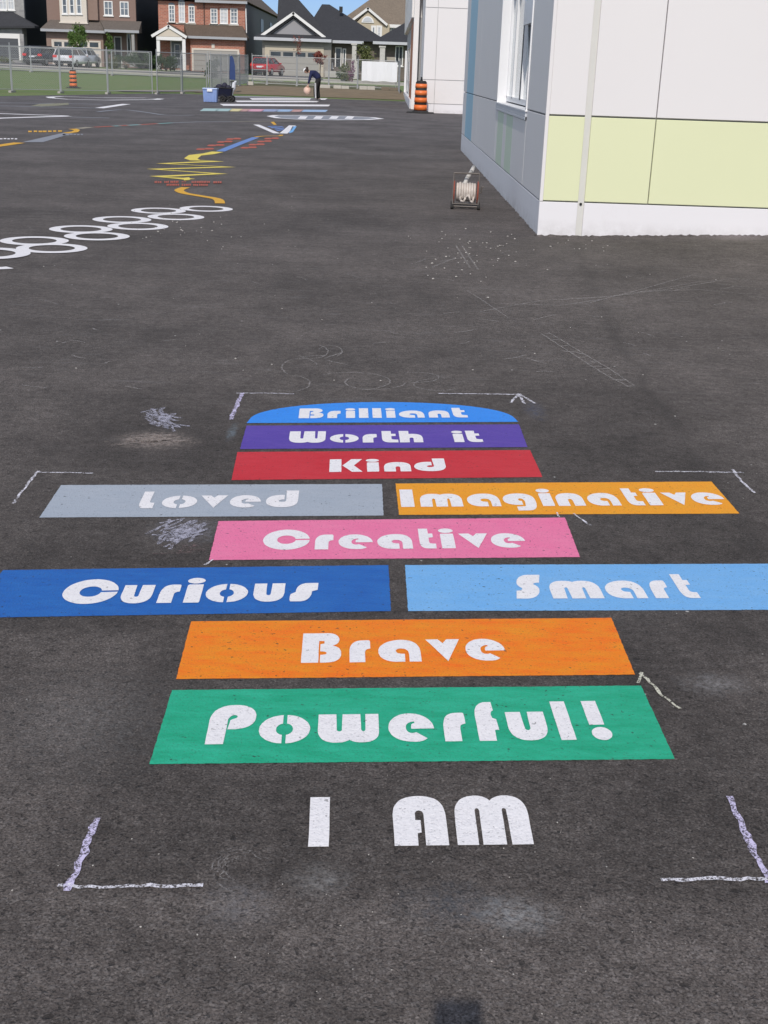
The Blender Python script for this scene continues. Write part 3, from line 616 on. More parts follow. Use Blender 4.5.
SG='painted stripes of the far crossing'
flat('painted_stripe',FADED,[[(110,62),(560,68),(555,71.5),(115,66)]],'thin faded white stripe of the far crossing, the most distant','painted stripe',SG,**C)
flat('painted_stripe',WHITE,[[(190,70),(490,71),(480,76.5),(200,76.5)]],'white stripe under the bending person','painted stripe',SG,z=.006,**C)
flat('painted_stripe',WHITE,[[(135,79.5),(460,79.5),(448,85.5),(142,85)]],'white stripe of the crossing just in front of the person','painted stripe',SG,**C)
flat('painted_stripe',WHITE,[[(75,92),(500,95),(494,101.5),(90,99.5)]],'longest white stripe of the far crossing','painted stripe',SG,**C)
xs=[(0,60,'teal'),(60,110,'teal'),(110,150,'yellow'),(150,180,'brick'),(180,235,'pink'),(235,290,'cornflower'),(290,345,'sky'),(345,385,'brick'),(385,478,'sky')]
root=thing('painted_stripe',(0,0,0),'many coloured stripe of the far crossing, the nearest one','painted stripe',SG)
for i,(a,b_,k) in enumerate(xs):
    col=mat('pale_'+k,lambda:paint('pale_'+k+'_paint',tuple(.6*v+.33 for v in PAL[k][0]),None,pits=.5))
    bb=MB(); paint_sheet(bb,[[(200+(a-5)/3.84+1,80+(119+a*.008)/3.84),(200+b_/3.84+1,80+(119+b_*.008)/3.84),(200+(b_+14)/3.84,80+(109+b_*.012)/3.84),(200+(a+14)/3.84,80+(109+a*.012)/3.84)]],.004,step=9); bb.build('colour_patch',col,root,recalc=False)
settle(root,center([(200,110),(320,111)]))
root=thing('painted_loop',(0,0,0),'long grey painted loop with white rungs beyond the V shape','painted loop')
LP=[(270,140),(290,136),(400,136),(560,139),(660,144),(694,149),(640,153),(520,154),(380,152),(300,147)]
bb=MB(); paint_sheet(bb,[[(200+x/3.84,80+y/3.84) for x,y in LP]],.004,step=9); bb.build('grey_fill',pm('slate'),root,recalc=False)
o=line('outline',WHITE,LP,.22,None,None,closed=True,smooth=False,z=.006,**C); o.data.transform(Matrix.Translation(o.location)); o.location=(0,0,0); o.parent=root
for x in (395,455,515,575):
    o=line('rung',WHITE,[(x-6,150.5),(x+5,140)],.22,None,None,z=.008,**C); o.data.transform(Matrix.Translation(o.location)); o.location=(0,0,0); o.parent=root
settle(root,center([(270,117),(380,118)]))
line('painted_line',WHITE,[(-3,268.7),(4,268.5),(10,268)],.10,'bluish white painted stub at the left photo edge below the rings')
# ---------------------------------------------------------------- school, near wing
PANEL_W=plain('white_wall_panel',(.80,.77,.757),.55,.025,.6,bump=.0)
PANEL_G=plain('pale_grey_wall_panel',(.82,.79,.77),.55,.03,.7)
PANEL_L=plain('lime_wall_panel',(.76,.78,.50),.55,.03,.8)
PANEL_B=plain('blue_wall_panel',(.36,.60,.74),.55,.03,.8)
PANEL_S=plain('sage_wall_panel',(.66,.76,.60),.55,.03,.8)
def basemat():
    t=NT('white_wall_base'); X,Y,Z=t.sep(); n=t.noise(9,5,.7); d=t.math('MULTIPLY',t.mapr(Z,.16,.0),t.mapr(n,.35,.65))
    s=t.mapr(t.noise(2.3,5,.75,vec=t.scalev(1,1,.4)),.62,.8,0,.35)
    c=t.mix(t.math('MULTIPLY',d,.45),(.82,.80,.81),(.36,.33,.31)); t.col(t.mix(s,c,(.62,.58,.56))); t.rough(.7); return t.m
BASEM=basemat()
JOINT=plain('joint_grey',(.26,.26,.265),.8,.1,3)
CAULK=plain('joint_strip_putty',(.66,.65,.61),.7,.06,5)
WFRAME=plain('white_window_frame',(.84,.84,.85),.35,.02,3)
GLASS=glassmat('window_glass',(.30,.33,.34),.06)
DGLASS=glassmat('dark_glass',(.02,.025,.03),.06)
CX0,CY0,CY1,WT=1.378,11.337,23.96,4.4
root=thing('school_building',(CX0,CY0,0),'white and lime panelled school wing corner with a tall white framed window','building')
def sb(name,m,*bx,bev=.004):
    for a,c in bx:
        b=MB(); b.box(a,c,bev); o=b.build(name,m,root)
    return o
# dark backing wall behind the panels, hollowed out where the window is
WY0,WY1,WZ0,WZ1=12.92,16.42,1.045,3.2
sb('wall',JOINT,((CX0+.03,CY0+.03,0),(9,CY0+.25,WT-.02)),((CX0+.03,CY0+.25,0),(CX0+.26,WY0,WT-.02)),((CX0+.03,WY0,0),(CX0+.26,WY1,WZ0-.02)),((CX0+.03,WY0,WZ1),(CX0+.26,WY1,WT-.02)),((CX0+.03,WY1,0),(CX0+.26,CY1-.02,WT-.02)),((CX0+.26,CY1-.25,0),(9,CY1-.02,WT-.02)),bev=0)
sb('roof',plain('roof_membrane',(.3,.3,.3)),((CX0-.02,CY0-.02,WT),(9,CY1,WT+.12)))
rows=[(-.05,.300,'b'),(.312,1.028,'l'),(1.042,2.62,'w'),(2.634,4.4,'w')]
cols=[(CX0+.03,1.720),(1.778,2.338),(2.346,3.952),(3.960,5.6),(5.614,7.3),(7.314,9)]
for z0,z1,k in rows:
    for i,(x0,x1) in enumerate(cols):
        if k=='b':
            if i==0: sb('base_panel',BASEM,((CX0,CY0,z0),(x1,CY0+.035,z1)))
            elif i==1: sb('base_panel',BASEM,((x0,CY0,z0),(9,CY0+.035,z1)))
        else: sb('wall_panel',PANEL_L if k=='l' else PANEL_W,((x0,CY0,z0),(x1,CY0+.035,z1)))
sb('corner_trim',PANEL_W,((CX0-.002,CY0-.003,.304),(CX0+.0295,CY0+.028,WT)),bev=.003)
sb('joint_strip',CAULK,((1.7205,CY0+.018,0),(1.7775,CY0+.034,WT)),bev=0)
b=MB(); b.tube((1.748,CY0+.019,.288),(1.748,CY0+.009,.288),.012,n=12); b.build('weep_hole',mat('black',lambda:plain('black_plastic',(.012,.012,.013),.5)),root)
# side wall panels facing the yard
scol=[(CY0+.03,12.90),(12.914,16.44),(16.454,20.0),(20.014,CY1)]
sb('base_panel',BASEM,((CX0,CY0+.036,-.05),(CX0+.035,CY1,.300)))
for i,(y0,y1) in enumerate(scol):
    if i==1:
        sb('wall_panel',PANEL_G,((CX0,y0,.312),(CX0+.035,14.28,.93)),((CX0,15.06,.312),(CX0+.035,15.44,.93)),((CX0,16.25,.312),(CX0+.035,y1,.93)))
        sb('accent_panel',PANEL_S,((CX0,14.283,.312),(CX0+.035,15.057,.93)))
        sb('accent_panel',PANEL_S,((CX0,15.443,.312),(CX0+.035,16.247,.93)))
        sb('wall_panel',PANEL_G,((CX0,y0,WZ1+.02),(CX0+.035,y1,WT)))
    elif i==3:
        sb('wall_panel',PANEL_G,((CX0,y0,.312),(CX0+.035,21.2,1.028)),((CX0,y0,1.042),(CX0+.035,21.2,WT)),((CX0,23.0,.312),(CX0+.035,y1,1.028)),((CX0,23.0,1.042),(CX0+.035,y1,WT)))
        sb('accent_panel',PANEL_B,((CX0,21.203,.312),(CX0+.035,22.997,1.028)),((CX0,21.203,1.042),(CX0+.035,22.997,WT)))
    else:
        sb('wall_panel',PANEL_G,((CX0,y0,.312),(CX0+.035,y1,1.028)))
        sb('wall_panel',PANEL_G,((CX0,y0,1.042),(CX0+.035,y1,WT)))
# window: deep white reveal, frame, mullions, hopper sash tilted inwards
win=MB()
fx=CX0+.10
win.box((CX0-.012,WY0-.02,WZ0-.03),(CX0+.19,WY0+.035,WZ1)); win.box((CX0-.012,WY1-.035,WZ0-.03),(CX0+.19,WY1+.02,WZ1))
win.box((CX0-.012,WY0,WZ1-.04),(CX0+.19,WY1,WZ1+.015))
for y,w in ((WY0+.035,.06),(13.78,.05),(14.62,.07),(15.62,.07),(WY1-.095,.06)): win.box((fx,y,WZ0+.04),(fx+.07,y+w,WZ1-.04))
win.box((fx,WY0+.035,WZ0),(fx+.07,WY1-.035,WZ0+.06)); 
win.box((fx-.05,WY0+.06,1.86),(fx+.06,14.32,WZ1-.05))
W=win.build('window_frame',WFRAME,root)
gb=MB()
for y0,y1 in ((13.83,14.62),(14.69,15.62),(15.69,WY1-.095)): gb.box((fx+.03,y0,WZ0+.06),(fx+.036,y1,WZ1-.04))
gb.box((fx+.03,WY0+.095,2.02),(fx+.036,13.66,WZ1-.04))
gb.build('pane',GLASS,W)
s_=MB(); 
def tilt(a,c):
    r=bmesh.ops.create_cube(s_.bm,size=1,matrix=Matrix.Translation((fx+.02,0,WZ0+.06))@Matrix.Rotation(R(11),4,'Y')@Matrix.Translation(((a[0]+c[0])/2,(a[1]+c[1])/2,(a[2]+c[2])/2))@Matrix.Diagonal((c[0]-a[0],c[1]-a[1],c[2]-a[2],1)))
for a,c in (((0,WY0+.1,0),(.04,WY0+.15,.75)),((0,13.6,0),(.04,13.655,.75)),((0,WY0+.15,0),(.04,13.6,.05)),((0,WY0+.15,.70),(.04,13.6,.75))): tilt(a,c)
S_=s_.build('hopper_sash',WFRAME,root)
s_=MB(); tilt((.017,WY0+.15,.05),(.023,13.6,.70)); s_.build('pane',GLASS,S_)
bl=MB()
for k in range(52): bl.box((fx+.12,13.8,WZ0+.1+k*.04),(fx+.145,WY1-.1,WZ0+.105+k*.04))
bl.build('blind',plain('blind_slats',(.62,.63,.62),.6,.04),root)
DG=plain("gap_shade",(.05,.055,.06)); MB().box((fx-.004,14.66,WZ0+.05),(fx+.03,14.74,WZ1-.05)).build('gap_shade',DG,root)  # solid dark strip, painted for the unlit room behind the window
MB().prism([(fx-.006,13.62,1.858),(fx-.006,14.25,1.858),(fx-.006,13.92,1.47)],(.004,0,0)).build('sash_shade',DG,root)  # thin dark triangle standing in for shade inside the tilted sash opening
MB().box((CX0+.6,WY0-.4,.2),(CX0+.62,WY1+.4,WT-.1)).build('interior_wall',plain('dim_interior',(.08,.08,.085)),root)
sb('sill',plain('grey_metal_sill',(.62,.64,.68),.4,.03,3),((CX0-.018,12.90,.965),(CX0+.10,16.46,1.012)),((CX0-.018,12.90,.935),(CX0-.012,16.46,.965)))
sb('sill_top',WFRAME,((CX0-.022,12.88,1.0125),(CX0+.12,16.48,1.03)))
settle(root,(CX0,CY0,0))
for c in root.children:
    for g in c.children: pass
# ---------------------------------------------------------------- school, far wing
FX,FY=1.19,46.1
JOINT2=plain('far_joint_grey',(.5,.5,.5),.8)
root=thing('school_building',(FX,FY,0),'plain white far school wing with an overhang, behind the orange barrel','building')
sb('wall',JOINT2,((FX+.03,FY+.03,0),(14,75,6.5)),bev=0)
for z0,z1 in ((-.05,.30),(.32,1.10),(1.12,3.45),(3.47,6.6)):
    for x0,x1 in ((FX,1.62),(1.635,4.2),(4.22,7),(7.02,14)):
        sb('base_panel' if z1<.5 else 'wall_panel',BASEM if z1<.5 else PANEL_W,((x0,FY,z0),(x1,FY+.035,z1)),bev=.003)
sb('wall_panel',PANEL_G,((FX,FY+.036,0),(FX+.035,52.0,6.6)))
sb('corner_column',PANEL_W,((.88,50.0,0),(1.07,50.6,6.6)))
sb('recessed_wall',plain('grey_entrance_wall',(.40,.41,.43)),((.97,50.65,0),(FX+.02,74.,3.3)))
sb('door_surround',plain('rust_brown_panel',(.50,.17,.07),.6),((.90,52.,.02),(.968,57,3.2)))
sb('door',DGLASS,((.93,58,.1),(.967,60,2.4)),((.93,61,.9),(.967,66,2.4)))
sb('door_frame',WFRAME,((.92,60.05,.1),(.967,60.4,2.5)),((.92,66.05,.4),(.967,67.5,2.5)),((.84,70.9,.3),(.95,71.5,2.4)))
sb('overhang',PANEL_G,((.80,50.7,3.30),(FX+.03,74.6,4.42)),((.80,50.7,4.45),(FX+.03,74.6,6.6)))
sb('kerb_base',BASEM,((.84,50.7,-.05),(.965,72.0,.32)))
sb('roof',plain('far_roof_edge',(.5,.5,.5)),((.76,FY-.03,6.61),(14,75.2,6.75)))
settle(root,(FX,FY,0))
# ---------------------------------------------------------------- orange barrels
ORB=plain('orange_barrel_plastic',(.80,.17,.03),.5,.08,6); BLK=plain('black_rubber',(.025,.024,.023),.75,.3,8)
REFL=plain('orange_reflective_band',(.85,.20,.05),.35,.05,12)
def barrel(x,y,z,h,label,flare=1.):
    root=thing('traffic_barrel',(x,y,z),label,'traffic barrel')
    b=MB(); s=h/1.22
    for (z0,z1,r0,r1) in ((.05,1.03,.225,.195),(1.03,1.09,.195,.15)):
        b.tube((0,0,z0*s),(0,0,z1*s),r0*s,r1*s,28)
    b.build('drum_body',BLK,root,True)
    for z0,z1,r in ((.11,.285,.236),(.37,.525,.229),(.61,.765,.222),(.85,.985,.214)):
        b=MB(); b.tube((0,0,(z0)*s),(0,0,(z1)*s),r*s,(r-.006)*s,28); b.build('orange_band',REFL if z0>.4 else ORB,root,True)
    b=MB(); b.tube((0,0,1.08*s),(0,0,1.13*s),.05*s,.045*s,12); b.box((-.03*s,-.07*s,1.12*s),(.03*s,.07*s,1.22*s),.015*s); b.build('handle',BLK,root)
    b=MB(); b.tube((0,0,0),(0,0,.05*s),.50*s,.47*s,4); b.tube((0,0,.05*s),(0,0,.09*s),.30*s,.26*s,16); b.build('rubber_base',BLK,root)
    return root
g=G(420.2,113.3); barrel(g.x,g.y,0,1.20,'orange and black striped barrel against the far white school wing')
p=PY(73.5,87,65); barrel(p.x,65,hg(p.x,65),.96,'small orange barrel on the lawn behind the left fence')
# ---------------------------------------------------------------- hose cart
STEEL=plain('scuffed_steel',(.13,.115,.105),.6,.35,12,metal=.3); RUST=plain('dull_red_paint',(.30,.08,.05),.5,.2,9)
HOSE=plain('dirty_white_hose',(.58,.52,.47),.6,.35,16)
g=G(465,208.5)
root=thing('hose_cart',(g.x,g.y,0),'small steel hose cart with a coil of white hose, beside the school corner','hose cart',rz=R(-3))
b=MB()
for s in (-1,1):
    x=s*.135
    b.path([(x,-.10,.03),(x,.02,.36),(x,.14,.03)],.009); b.path([(x,-.11,.03),(x,.15,.03)],.009); b.path([(x,-.045,.17),(x,.09,.17)],.007)
b.path([(-.135,.02,.36),(.135,.02,.36)],.010); b.path([(-.135,-.10,.03),(.135,-.10,.03)],.009); b.path([(-.135,.14,.03),(.135,.14,.03)],.009)
b.path([(-.135,-.04,.19),(.135,-.04,.19)],.006); b.path([(-.135,-.095,.055),(.135,-.095,.055)],.006)
b.build('frame',STEEL,root)
for s in (-1,1):
    b=MB(); b.torus((s*.125,.02,.165),.115,.008,'X',24,6); b.tube((s*.121,.02,.165),(s*.129,.02,.165),.112,n=24); b.build('reel_flange',RUST,root)
b=MB()
for k in range(8):
    b.torus((-.09+k*.026,.02+random.uniform(-.004,.004),.168),.082+random.uniform(-.004,.010),.014,'X',20,8)
for k in range(6):
    b.torus((-.07+k*.028,.02,.168),.058,.016,'X',16,8)
pts=[(-.06,-.06,.15),(-.055,-.075,.09),(-.02,-.07,.075),(.0,-.065,.12),(.03,-.07,.15),(.05,-.08,.09),(.075,-.075,.07),(.085,-.06,.13)]
b.path(pts,.011,8)
b.build('hose_coil',HOSE,root,True)
b=MB(); b.path([(-.02,.05,.24),(.01,.14,.31),(.05,.28,.36),(.075,.42,.40)],.022,10); b.build('hose_end',plain('grey_hose',(.55,.53,.50),.6),root,True)
for s in (-1,1):
    for y in (-.11,.15):
        w=MB(); w.tube((s*.125,y,.028),(s*.155,y,.028),.028,n=16); w.build('wheel',BLK,root,True)
b=MB(); b.path([(.140,.02,.165),(.165,.02,.165),(.165,.02,.225),(.19,.02,.225)],.007); b.build('crank_handle',STEEL,root)
# ---------------------------------------------------------------- fences of welded mesh panels
GALV=plain('galvanised_steel',(.40,.41,.42),.5,.12,3,metal=.3); WIREM=plain('fence_wire',(.34,.35,.36),.5,.1,3,metal=.3)
def fence(p0,p1,label,h=1.83,z0=None,mid=True,diag=.085,rw=.0030,lean=0.):
    (x0,y0),(x1,y1)=p0,p1; za,zb=hg(x0,y0),hg(x1,y1); L=math.hypot(x1-x0,y1-y0)
    root=thing('fence_panel',(x0,y0,za),label,'fence panel','temporary wire fence panels')
    P=lambda u,z:(x0+(x1-x0)*u/L,y0+(y1-y0)*u/L+lean*z,za+(zb-za)*u/L+z)
    b=MB(); e=.022
    b.path([P(e,0.02),P(e,h),],.024); b.path([P(L-e,.02),P(L-e,h)],.024); b.path([P(e,h-.02),P(L-e,h-.02)],.017); b.path([P(e,.12),P(L-e,.12)],.014)
    if mid: b.path([P(e,h*.52),P(L-e,h*.52)],.011)
    b.build('frame',GALV,root)
    for u in (0.0,):
        f=MB(); f.path([P(u,0),P(u,h+.08)],.017); f.tube(P(u,h+.07),P(u,h+.11),.022,.01); f.build('post',GALV,root)
    dx,dy=-(y1-y0)/L,(x1-x0)/L
    f=MB(); c=P(0,.04); f.box((c[0]-.06,c[1]-.35,c[2]-.06),(c[0]+.06,c[1]+.35,c[2]+.03),.01); f.build('foot_block',CONC,root)
    w=MB(); H0=.12;H1=h-.02; n=int((L+H1)/diag)
    for k in range(n+1):
        u=k*diag
        for sg in (1,-1):
            ua,ub=(u-(H1-H0),u)
            a,b_=max(e,ua),min(L-e,ub)
            if b_-a<.02: continue
            za_,zb_=H0+(a-ua),H0+(b_-ua)
            if sg<0: A_=P(L-a,za_);B_=P(L-b_,zb_)
            else: A_=P(a,za_);B_=P(b_,zb_)
            w.tube(A_,B_,rw,n=3,caps=False)
    w.build('wire_mesh',WIREM,root,recalc=False)
    settle(root,(x0,y0,za)); return root
def gx(px,Y): return PY(px,66,Y).x
L1=[(gx(-45,52),52),(gx(10.5,54.5),54.5),(gx(59.5,56),56),(gx(107,57.5),57.5),(gx(152,59.5),59.5)]
nm=['cut by the left photo edge','in front of the first house and dark car','in front of the white car','in front of the brown house porch']
for a,b_,n_ in zip(L1,L1[1:],nm): fence(a,b_,'wire fence panel on the yard edge '+n_)
L2=[(gx(156.5,60),60),(gx(206.5,65),65)]
fence(L2[0],(gx(181,62.5),62.5),'wire fence panel in front of the white columned brick porch')
fence((gx(182,62.7),62.7),L2[1],'wire fence panel in front of the brick house garage door')
fence((gx(208,66),66),(gx(228.5,66.5),66.5),'wire fence panel just behind the blue box and wagon')
xs_=-9.15
for i,(ya,yb) in enumerate(((67.5,71.5),(71.7,75.7),(76,80.5),(80.7,85.5))): fence((xs_,ya),(xs_,yb),'wire fence panel seen end-on left of the red car, '+['nearest of four','second of four','third of four','furthest of four'][i])
L3=[gx(252,86),gx(267,86),gx(297,86),gx(329,86),gx(358,86),gx(397,86)]
nm=['right behind the red car tail','in front of the gabled garage door','behind the bending person','in front of the bungalow door','carrying the white banner']
for a,b_,n_ in zip(L3,L3[1:],nm): fence((a,86),(b_,86),'far wire fence panel '+n_)
fence((.62,73.5),(.62,80),'wire fence panel running back beside the far school wing')
fence((.62,80.1),(.62,86),'wire fence panel behind the far school wing, beside the white banner')
# second fence beyond the lawn
for a,b_,n_ in ((-2,31,'at the left photo edge'),(31,73,'across the parked dark car'),(73,112,'in front of the brown garage'),(112,150,'in front of the brown house shrubs')):
    fence((gx(a,96),96),(gx(b_,96),96),'low distant wire fence panel beyond the lawn '+n_,h=1.7,diag=.16)
BANM=plain('white_banner_vinyl',(.86,.87,.90),.5,.04,1.5)
p0=PY(362,61,85.9);p1=PY(397,82,85.9)
b=MB(); n=14
vt=[b.bm.verts.new((p0.x+(p1.x-p0.x)*i/n,85.84-.02*math.sin(i*1.9),p0.z-.01*i/n)) for i in range(n+1)]; vb=[b.bm.verts.new((p0.x+(p1.x-p0.x)*i/n,85.84+.03*math.sin(i*1.3),p1.z+.02*math.sin(i*.9))) for i in range(n+1)]
bt=[b.bm.verts.new(v.co+Vector((0,.012,0))) for v in vt]; bb_=[b.bm.verts.new(v.co+Vector((0,.012,0))) for v in vb]
for i in range(n):
    b.bm.faces.new((vt[i],vb[i],vb[i+1],vt[i+1])); b.bm.faces.new((bt[i],bt[i+1],bb_[i+1],bb_[i])); b.bm.faces.new((vt[i],vt[i+1],bt[i+1],bt[i])); b.bm.faces.new((vb[i],bb_[i],bb_[i+1],vb[i+1]))
b.bm.faces.new((vt[0],bt[0],bb_[0],vb[0])); b.bm.faces.new((vt[n],vb[n],bb_[n],bt[n]))
tag(b.build('banner',BANM),'blank white banner hung on the far fence','banner')
NAVY=plain('blue_cloth',(.03,.06,.18),.8,.3,3)
p=PY(231,80,66); b=MB(); n=10
pr=[(-.17,.02),(-.14,1.12),(-.02,1.16),(.06,1.0),(.12,.7),(.14,.0)]
b.prism([(p.x+x,66.7-.05*x,p.z+z) for x,z in pr],(0,.03,0)); tag(b.build('banner',NAVY),'narrow blue cloth banner hanging on the fence above the wagon','banner')
# ---------------------------------------------------------------- blue box and wagon at the crossing
g=G(210,102.5)
BOXM=plain('pale_blue_plastic',(.24,.34,.62),.4,.15,5)
root=thing('storage_box',(g.x,g.y,0),'pale blue plastic box standing left of the dark wagon','storage box')
s=g.y/1316
b=MB(); w,hh=14.0*s,12.5*s
b.solid([(-w*.46,0,0.02),(w*.46,0,0.02),(w*.46,.4,0.02),(-w*.46,.4,0.02),(-w/2,-.03,hh),(w/2,-.03,hh),(w/2,.43,hh),(-w/2,.43,hh)],[(0,1,5,4),(1,2,6,5),(2,3,7,6),(3,0,4,7),(0,3,2,1),(4,5,6,7)])
for k in (-.3,-.1,.1,.3): b.box((w*k-.01,-.03,.05),(w*k+.01,.0,hh-.05))
b.build('tub',BOXM,root)
b=MB(); b.box((-w/2-.02,-.06,hh),(w/2+.02,.46,hh+.05),.015); b.build('lid',plain('paler_blue_plastic',(.36,.46,.70),.4,.1,5),root)
b=MB(); b.box((-.10,-.075,hh-.08),(.10,-.045,hh+.02),.01); b.build('latch',WFRAME,root)
g=G(224,102)
DARKB=plain('navy_wagon_cloth',(.018,.022,.06),.8,.5,6)
root=thing('wagon',(g.x,g.y,0),'dark navy folding wagon with black wheels and a raised handle','wagon')
b=MB(); b.solid([(-.30,0,.2),(.25,0,.2),(.25,.5,.2),(-.30,.5,.2),(-.38,-.03,.52),(.30,-.03,.50),(.30,.53,.50),(-.38,.53,.52)],[(0,1,5,4),(1,2,6,5),(2,3,7,6),(3,0,4,7),(0,3,2,1)])
bmesh.ops.solidify(b.bm,geom=b.bm.faces[:],thickness=.02); b.build('basket',DARKB,root)
b=MB(); b.path([(-.38,-.04,.53),(.31,-.04,.51),(.31,.54,.51),(-.38,.54,.53),(-.38,-.04,.53)],.018); b.path([(-.3,0,.13),(.27,0,.13)],.015); b.path([(-.3,.5,.13),(.27,.5,.13)],.015); b.path([(-.3,0,.13),(.25,0,.5)],.012); b.path([(-.3,0,.5),(.25,0,.13)],.012); b.build('frame',BLK,root)
for x in (-.05,.26):
    for y in (-.04,.54): w=MB(); w.torus((x,y,.12),.095,.03,'Y',18,8); w.tube((x,y-.02,.12),(x,y+.02,.12),.05,n=12); w.build('wheel',BLK,root,True)
b=MB(); b.path([(.25,.1,.2),(.30,.0,.62),(.33,-.02,.76)],.018); b.path([(.24,-.02,.75),(.40,-.02,.77)],.02); b.build('handle',BLK,root)
b=MB()
for (x,y,z,sx,sy,sz) in ((-.2,.2,.56,.14,.2,.10),(.0,.25,.6,.12,.16,.12),(.16,.2,.54,.11,.15,.09)): b.ball((x,y,z),1,(sx,sy,sz),10,7)
b.build('load',plain('dark_bundles',(.03,.03,.05),.85,.6,6),root,True)
SHIRT=plain('white_cloth',(.62,.64,.68),.85,.15,8)
b=MB(); b.ball((0,0,.34),1,(.13,.14,.34),14,10); b.ball((.05,.02,.62),1,(.07,.09,.16),12,8)
for v in b.bm.verts: v.co+=Vector((.03*math.sin(v.co.z*17),.02*math.sin(v.co.z*23),0))
o=b.build('cloth_bag',SHIRT,smooth=True); g=G(229.5,97.5); o.location=(g.x,g.y,hg(g.x,g.y)); o.location.z=.0; o.rotation_euler=(0,R(18),0); tag(o,'pale cloth bag leaning beside the dark wagon','bag')
# ---------------------------------------------------------------- vehicles
def carpaint(n,c): 
    t=NT(n); t.col(c); t.rough(.28); t.b.inputs['Coat Weight'].default_value=.6; return t.m
LAMPR=plain('red_tail_lamp',(.75,.03,.03),.2,.05); LAMPC=plain('clear_lamp',(.75,.76,.78),.15,.05); TYRE=plain('tyre_rubber',(.02,.02,.02),.85,.2,6); RIM=plain('alloy_rim',(.5,.5,.52),.3,.05,3,metal=.6); TRIM=plain('black_trim',(.02,.02,.022),.5,.2,5); PLATE=plain('number_plate_white',(.7,.72,.75),.4,.03)
def car(x,y,rz,paintm,label,L=4.5,Wd=1.85,Ht=1.68,hatch=True):
    z=hg(x,y)+.02
    root=thing('parked_car',(x,y,z),label,'car',None,rz)
    W2=Wd/2
    # rear of the car at -y (towards the camera), nose at +y
    prof=[(-L/2+.03,.42),(-L/2,.62),(-L/2+.05,.98),(-L/2+.18,1.04),(L/2-1.35,1.04),(L/2-.35,.92),(L/2-.06,.78),(L/2,.55),(L/2-.04,.34),(-L/2+.1,.32)]
    b=MB(); b.prism([(-W2,a,c) for a,c in prof],(Wd,0,0)); bmesh.ops.bevel(b.bm,geom=[e for e in b.bm.edges],offset=.06,segments=2,affect='EDGES')
    b.build('body',paintm,root,True)
    r0,r1=(-L/2+.08,-L/2+.42) if hatch else (-L/2+.65,-L/2+1.1)
    g=MB(); lo=[(-W2+.05,r0,1.0),(W2-.05,r0,1.0),(W2-.05,L/2-1.15,1.0),(-W2+.05,L/2-1.15,1.0)]; hi=[(-W2+.24,r1,Ht-.03),(W2-.24,r1,Ht-.03),(W2-.24,L/2-2.1,Ht-.03),(-W2+.24,L/2-2.1,Ht-.03)]
    g.solid(lo+hi,[(0,1,5,4),(1,2,6,5),(2,3,7,6),(3,0,4,7),(4,5,6,7),(0,3,2,1)]); bmesh.ops.bevel(g.bm,geom=[e for e in g.bm.edges],offset=.04,segments=2,affect='EDGES'); g.build('windows',DGLASS,root)
    g=MB(); g.box((-W2+.22,r1-.06,Ht-.06),(W2-.22,L/2-2.05,Ht),.025); 
    for s in (-1,1):
        for (ya,yb) in ((r0,r1),(L/2-1.15,L/2-2.1),((r0+L/2-1.15)/2,(r1+L/2-2.1)/2)): g.tube((s*(W2-.055),ya,1.0),(s*(W2-.24),yb,Ht-.04),.045,.04,6)
    g.build('roof',paintm,root)
    for s in (-1,1):
        for yy in (-L/2+.85,L/2-.85):
            w=MB(); w.tube((s*(W2-.22),yy,.34),(s*(W2+.015),yy,.34),.34,n=24); w.build('wheel',TYRE,root); v=MB(); v.tube((s*(W2+.0),yy,.34),(s*(W2+.03),yy,.34),.2,n=16); v.build('rim',RIM,root.children[-1] if False else root)
        l=MB(); l.box((s*(W2-.36),-L/2-.015,.80),(s*(W2+.005),-L/2+.16,1.0),.02); l.build('tail_lamp',LAMPR,root)
        l=MB(); l.box((s*(W2-.42),L/2-.2,.68),(s*(W2-.04),L/2+.0,.82),.02); l.build('headlight',LAMPC,root)
        l=MB(); l.box((s*(W2),L/2-1.5,1.02),(s*(W2+.2),L/2-1.38,1.16),.03); l.build('mirror',paintm,root)
    l=MB(); l.box((-W2+.05,-L/2-.05,.34),(W2-.05,-L/2+.12,.56),.03); l.build('rear_bumper',TRIM,root)
    l=MB(); l.box((-.26,-L/2-.035,.70),(.26,-L/2+.02,.84)); l.build('number_plate',PLATE,root)
    return root
REDP=carpaint('red_car_paint',(.42,.012,.02)); DKP=carpaint('dark_car_paint',(.012,.014,.02)); WHP=carpaint('white_car_paint',(.75,.76,.80)); SLP=carpaint('silver_car_paint',(.42,.45,.50))
def carat(px,Y,*a,**k): return car(gx(px,Y),Y,*a,**k)
carat(268,123,R(-17),REDP,'red car with red tail lamps on the gabled garage driveway',Ht=1.58,L=4.2,Wd=1.8)
carat(45,119,R(-14),DKP,'black hatchback parked between the first two houses')
carat(73,117,R(-8),WHP,'white car with dark lower bumper, left of the silver one',Ht=1.64)
carat(85,122,R(-4),SLP,'silver grey car half hidden behind the white one',Ht=1.66,L=4.2)
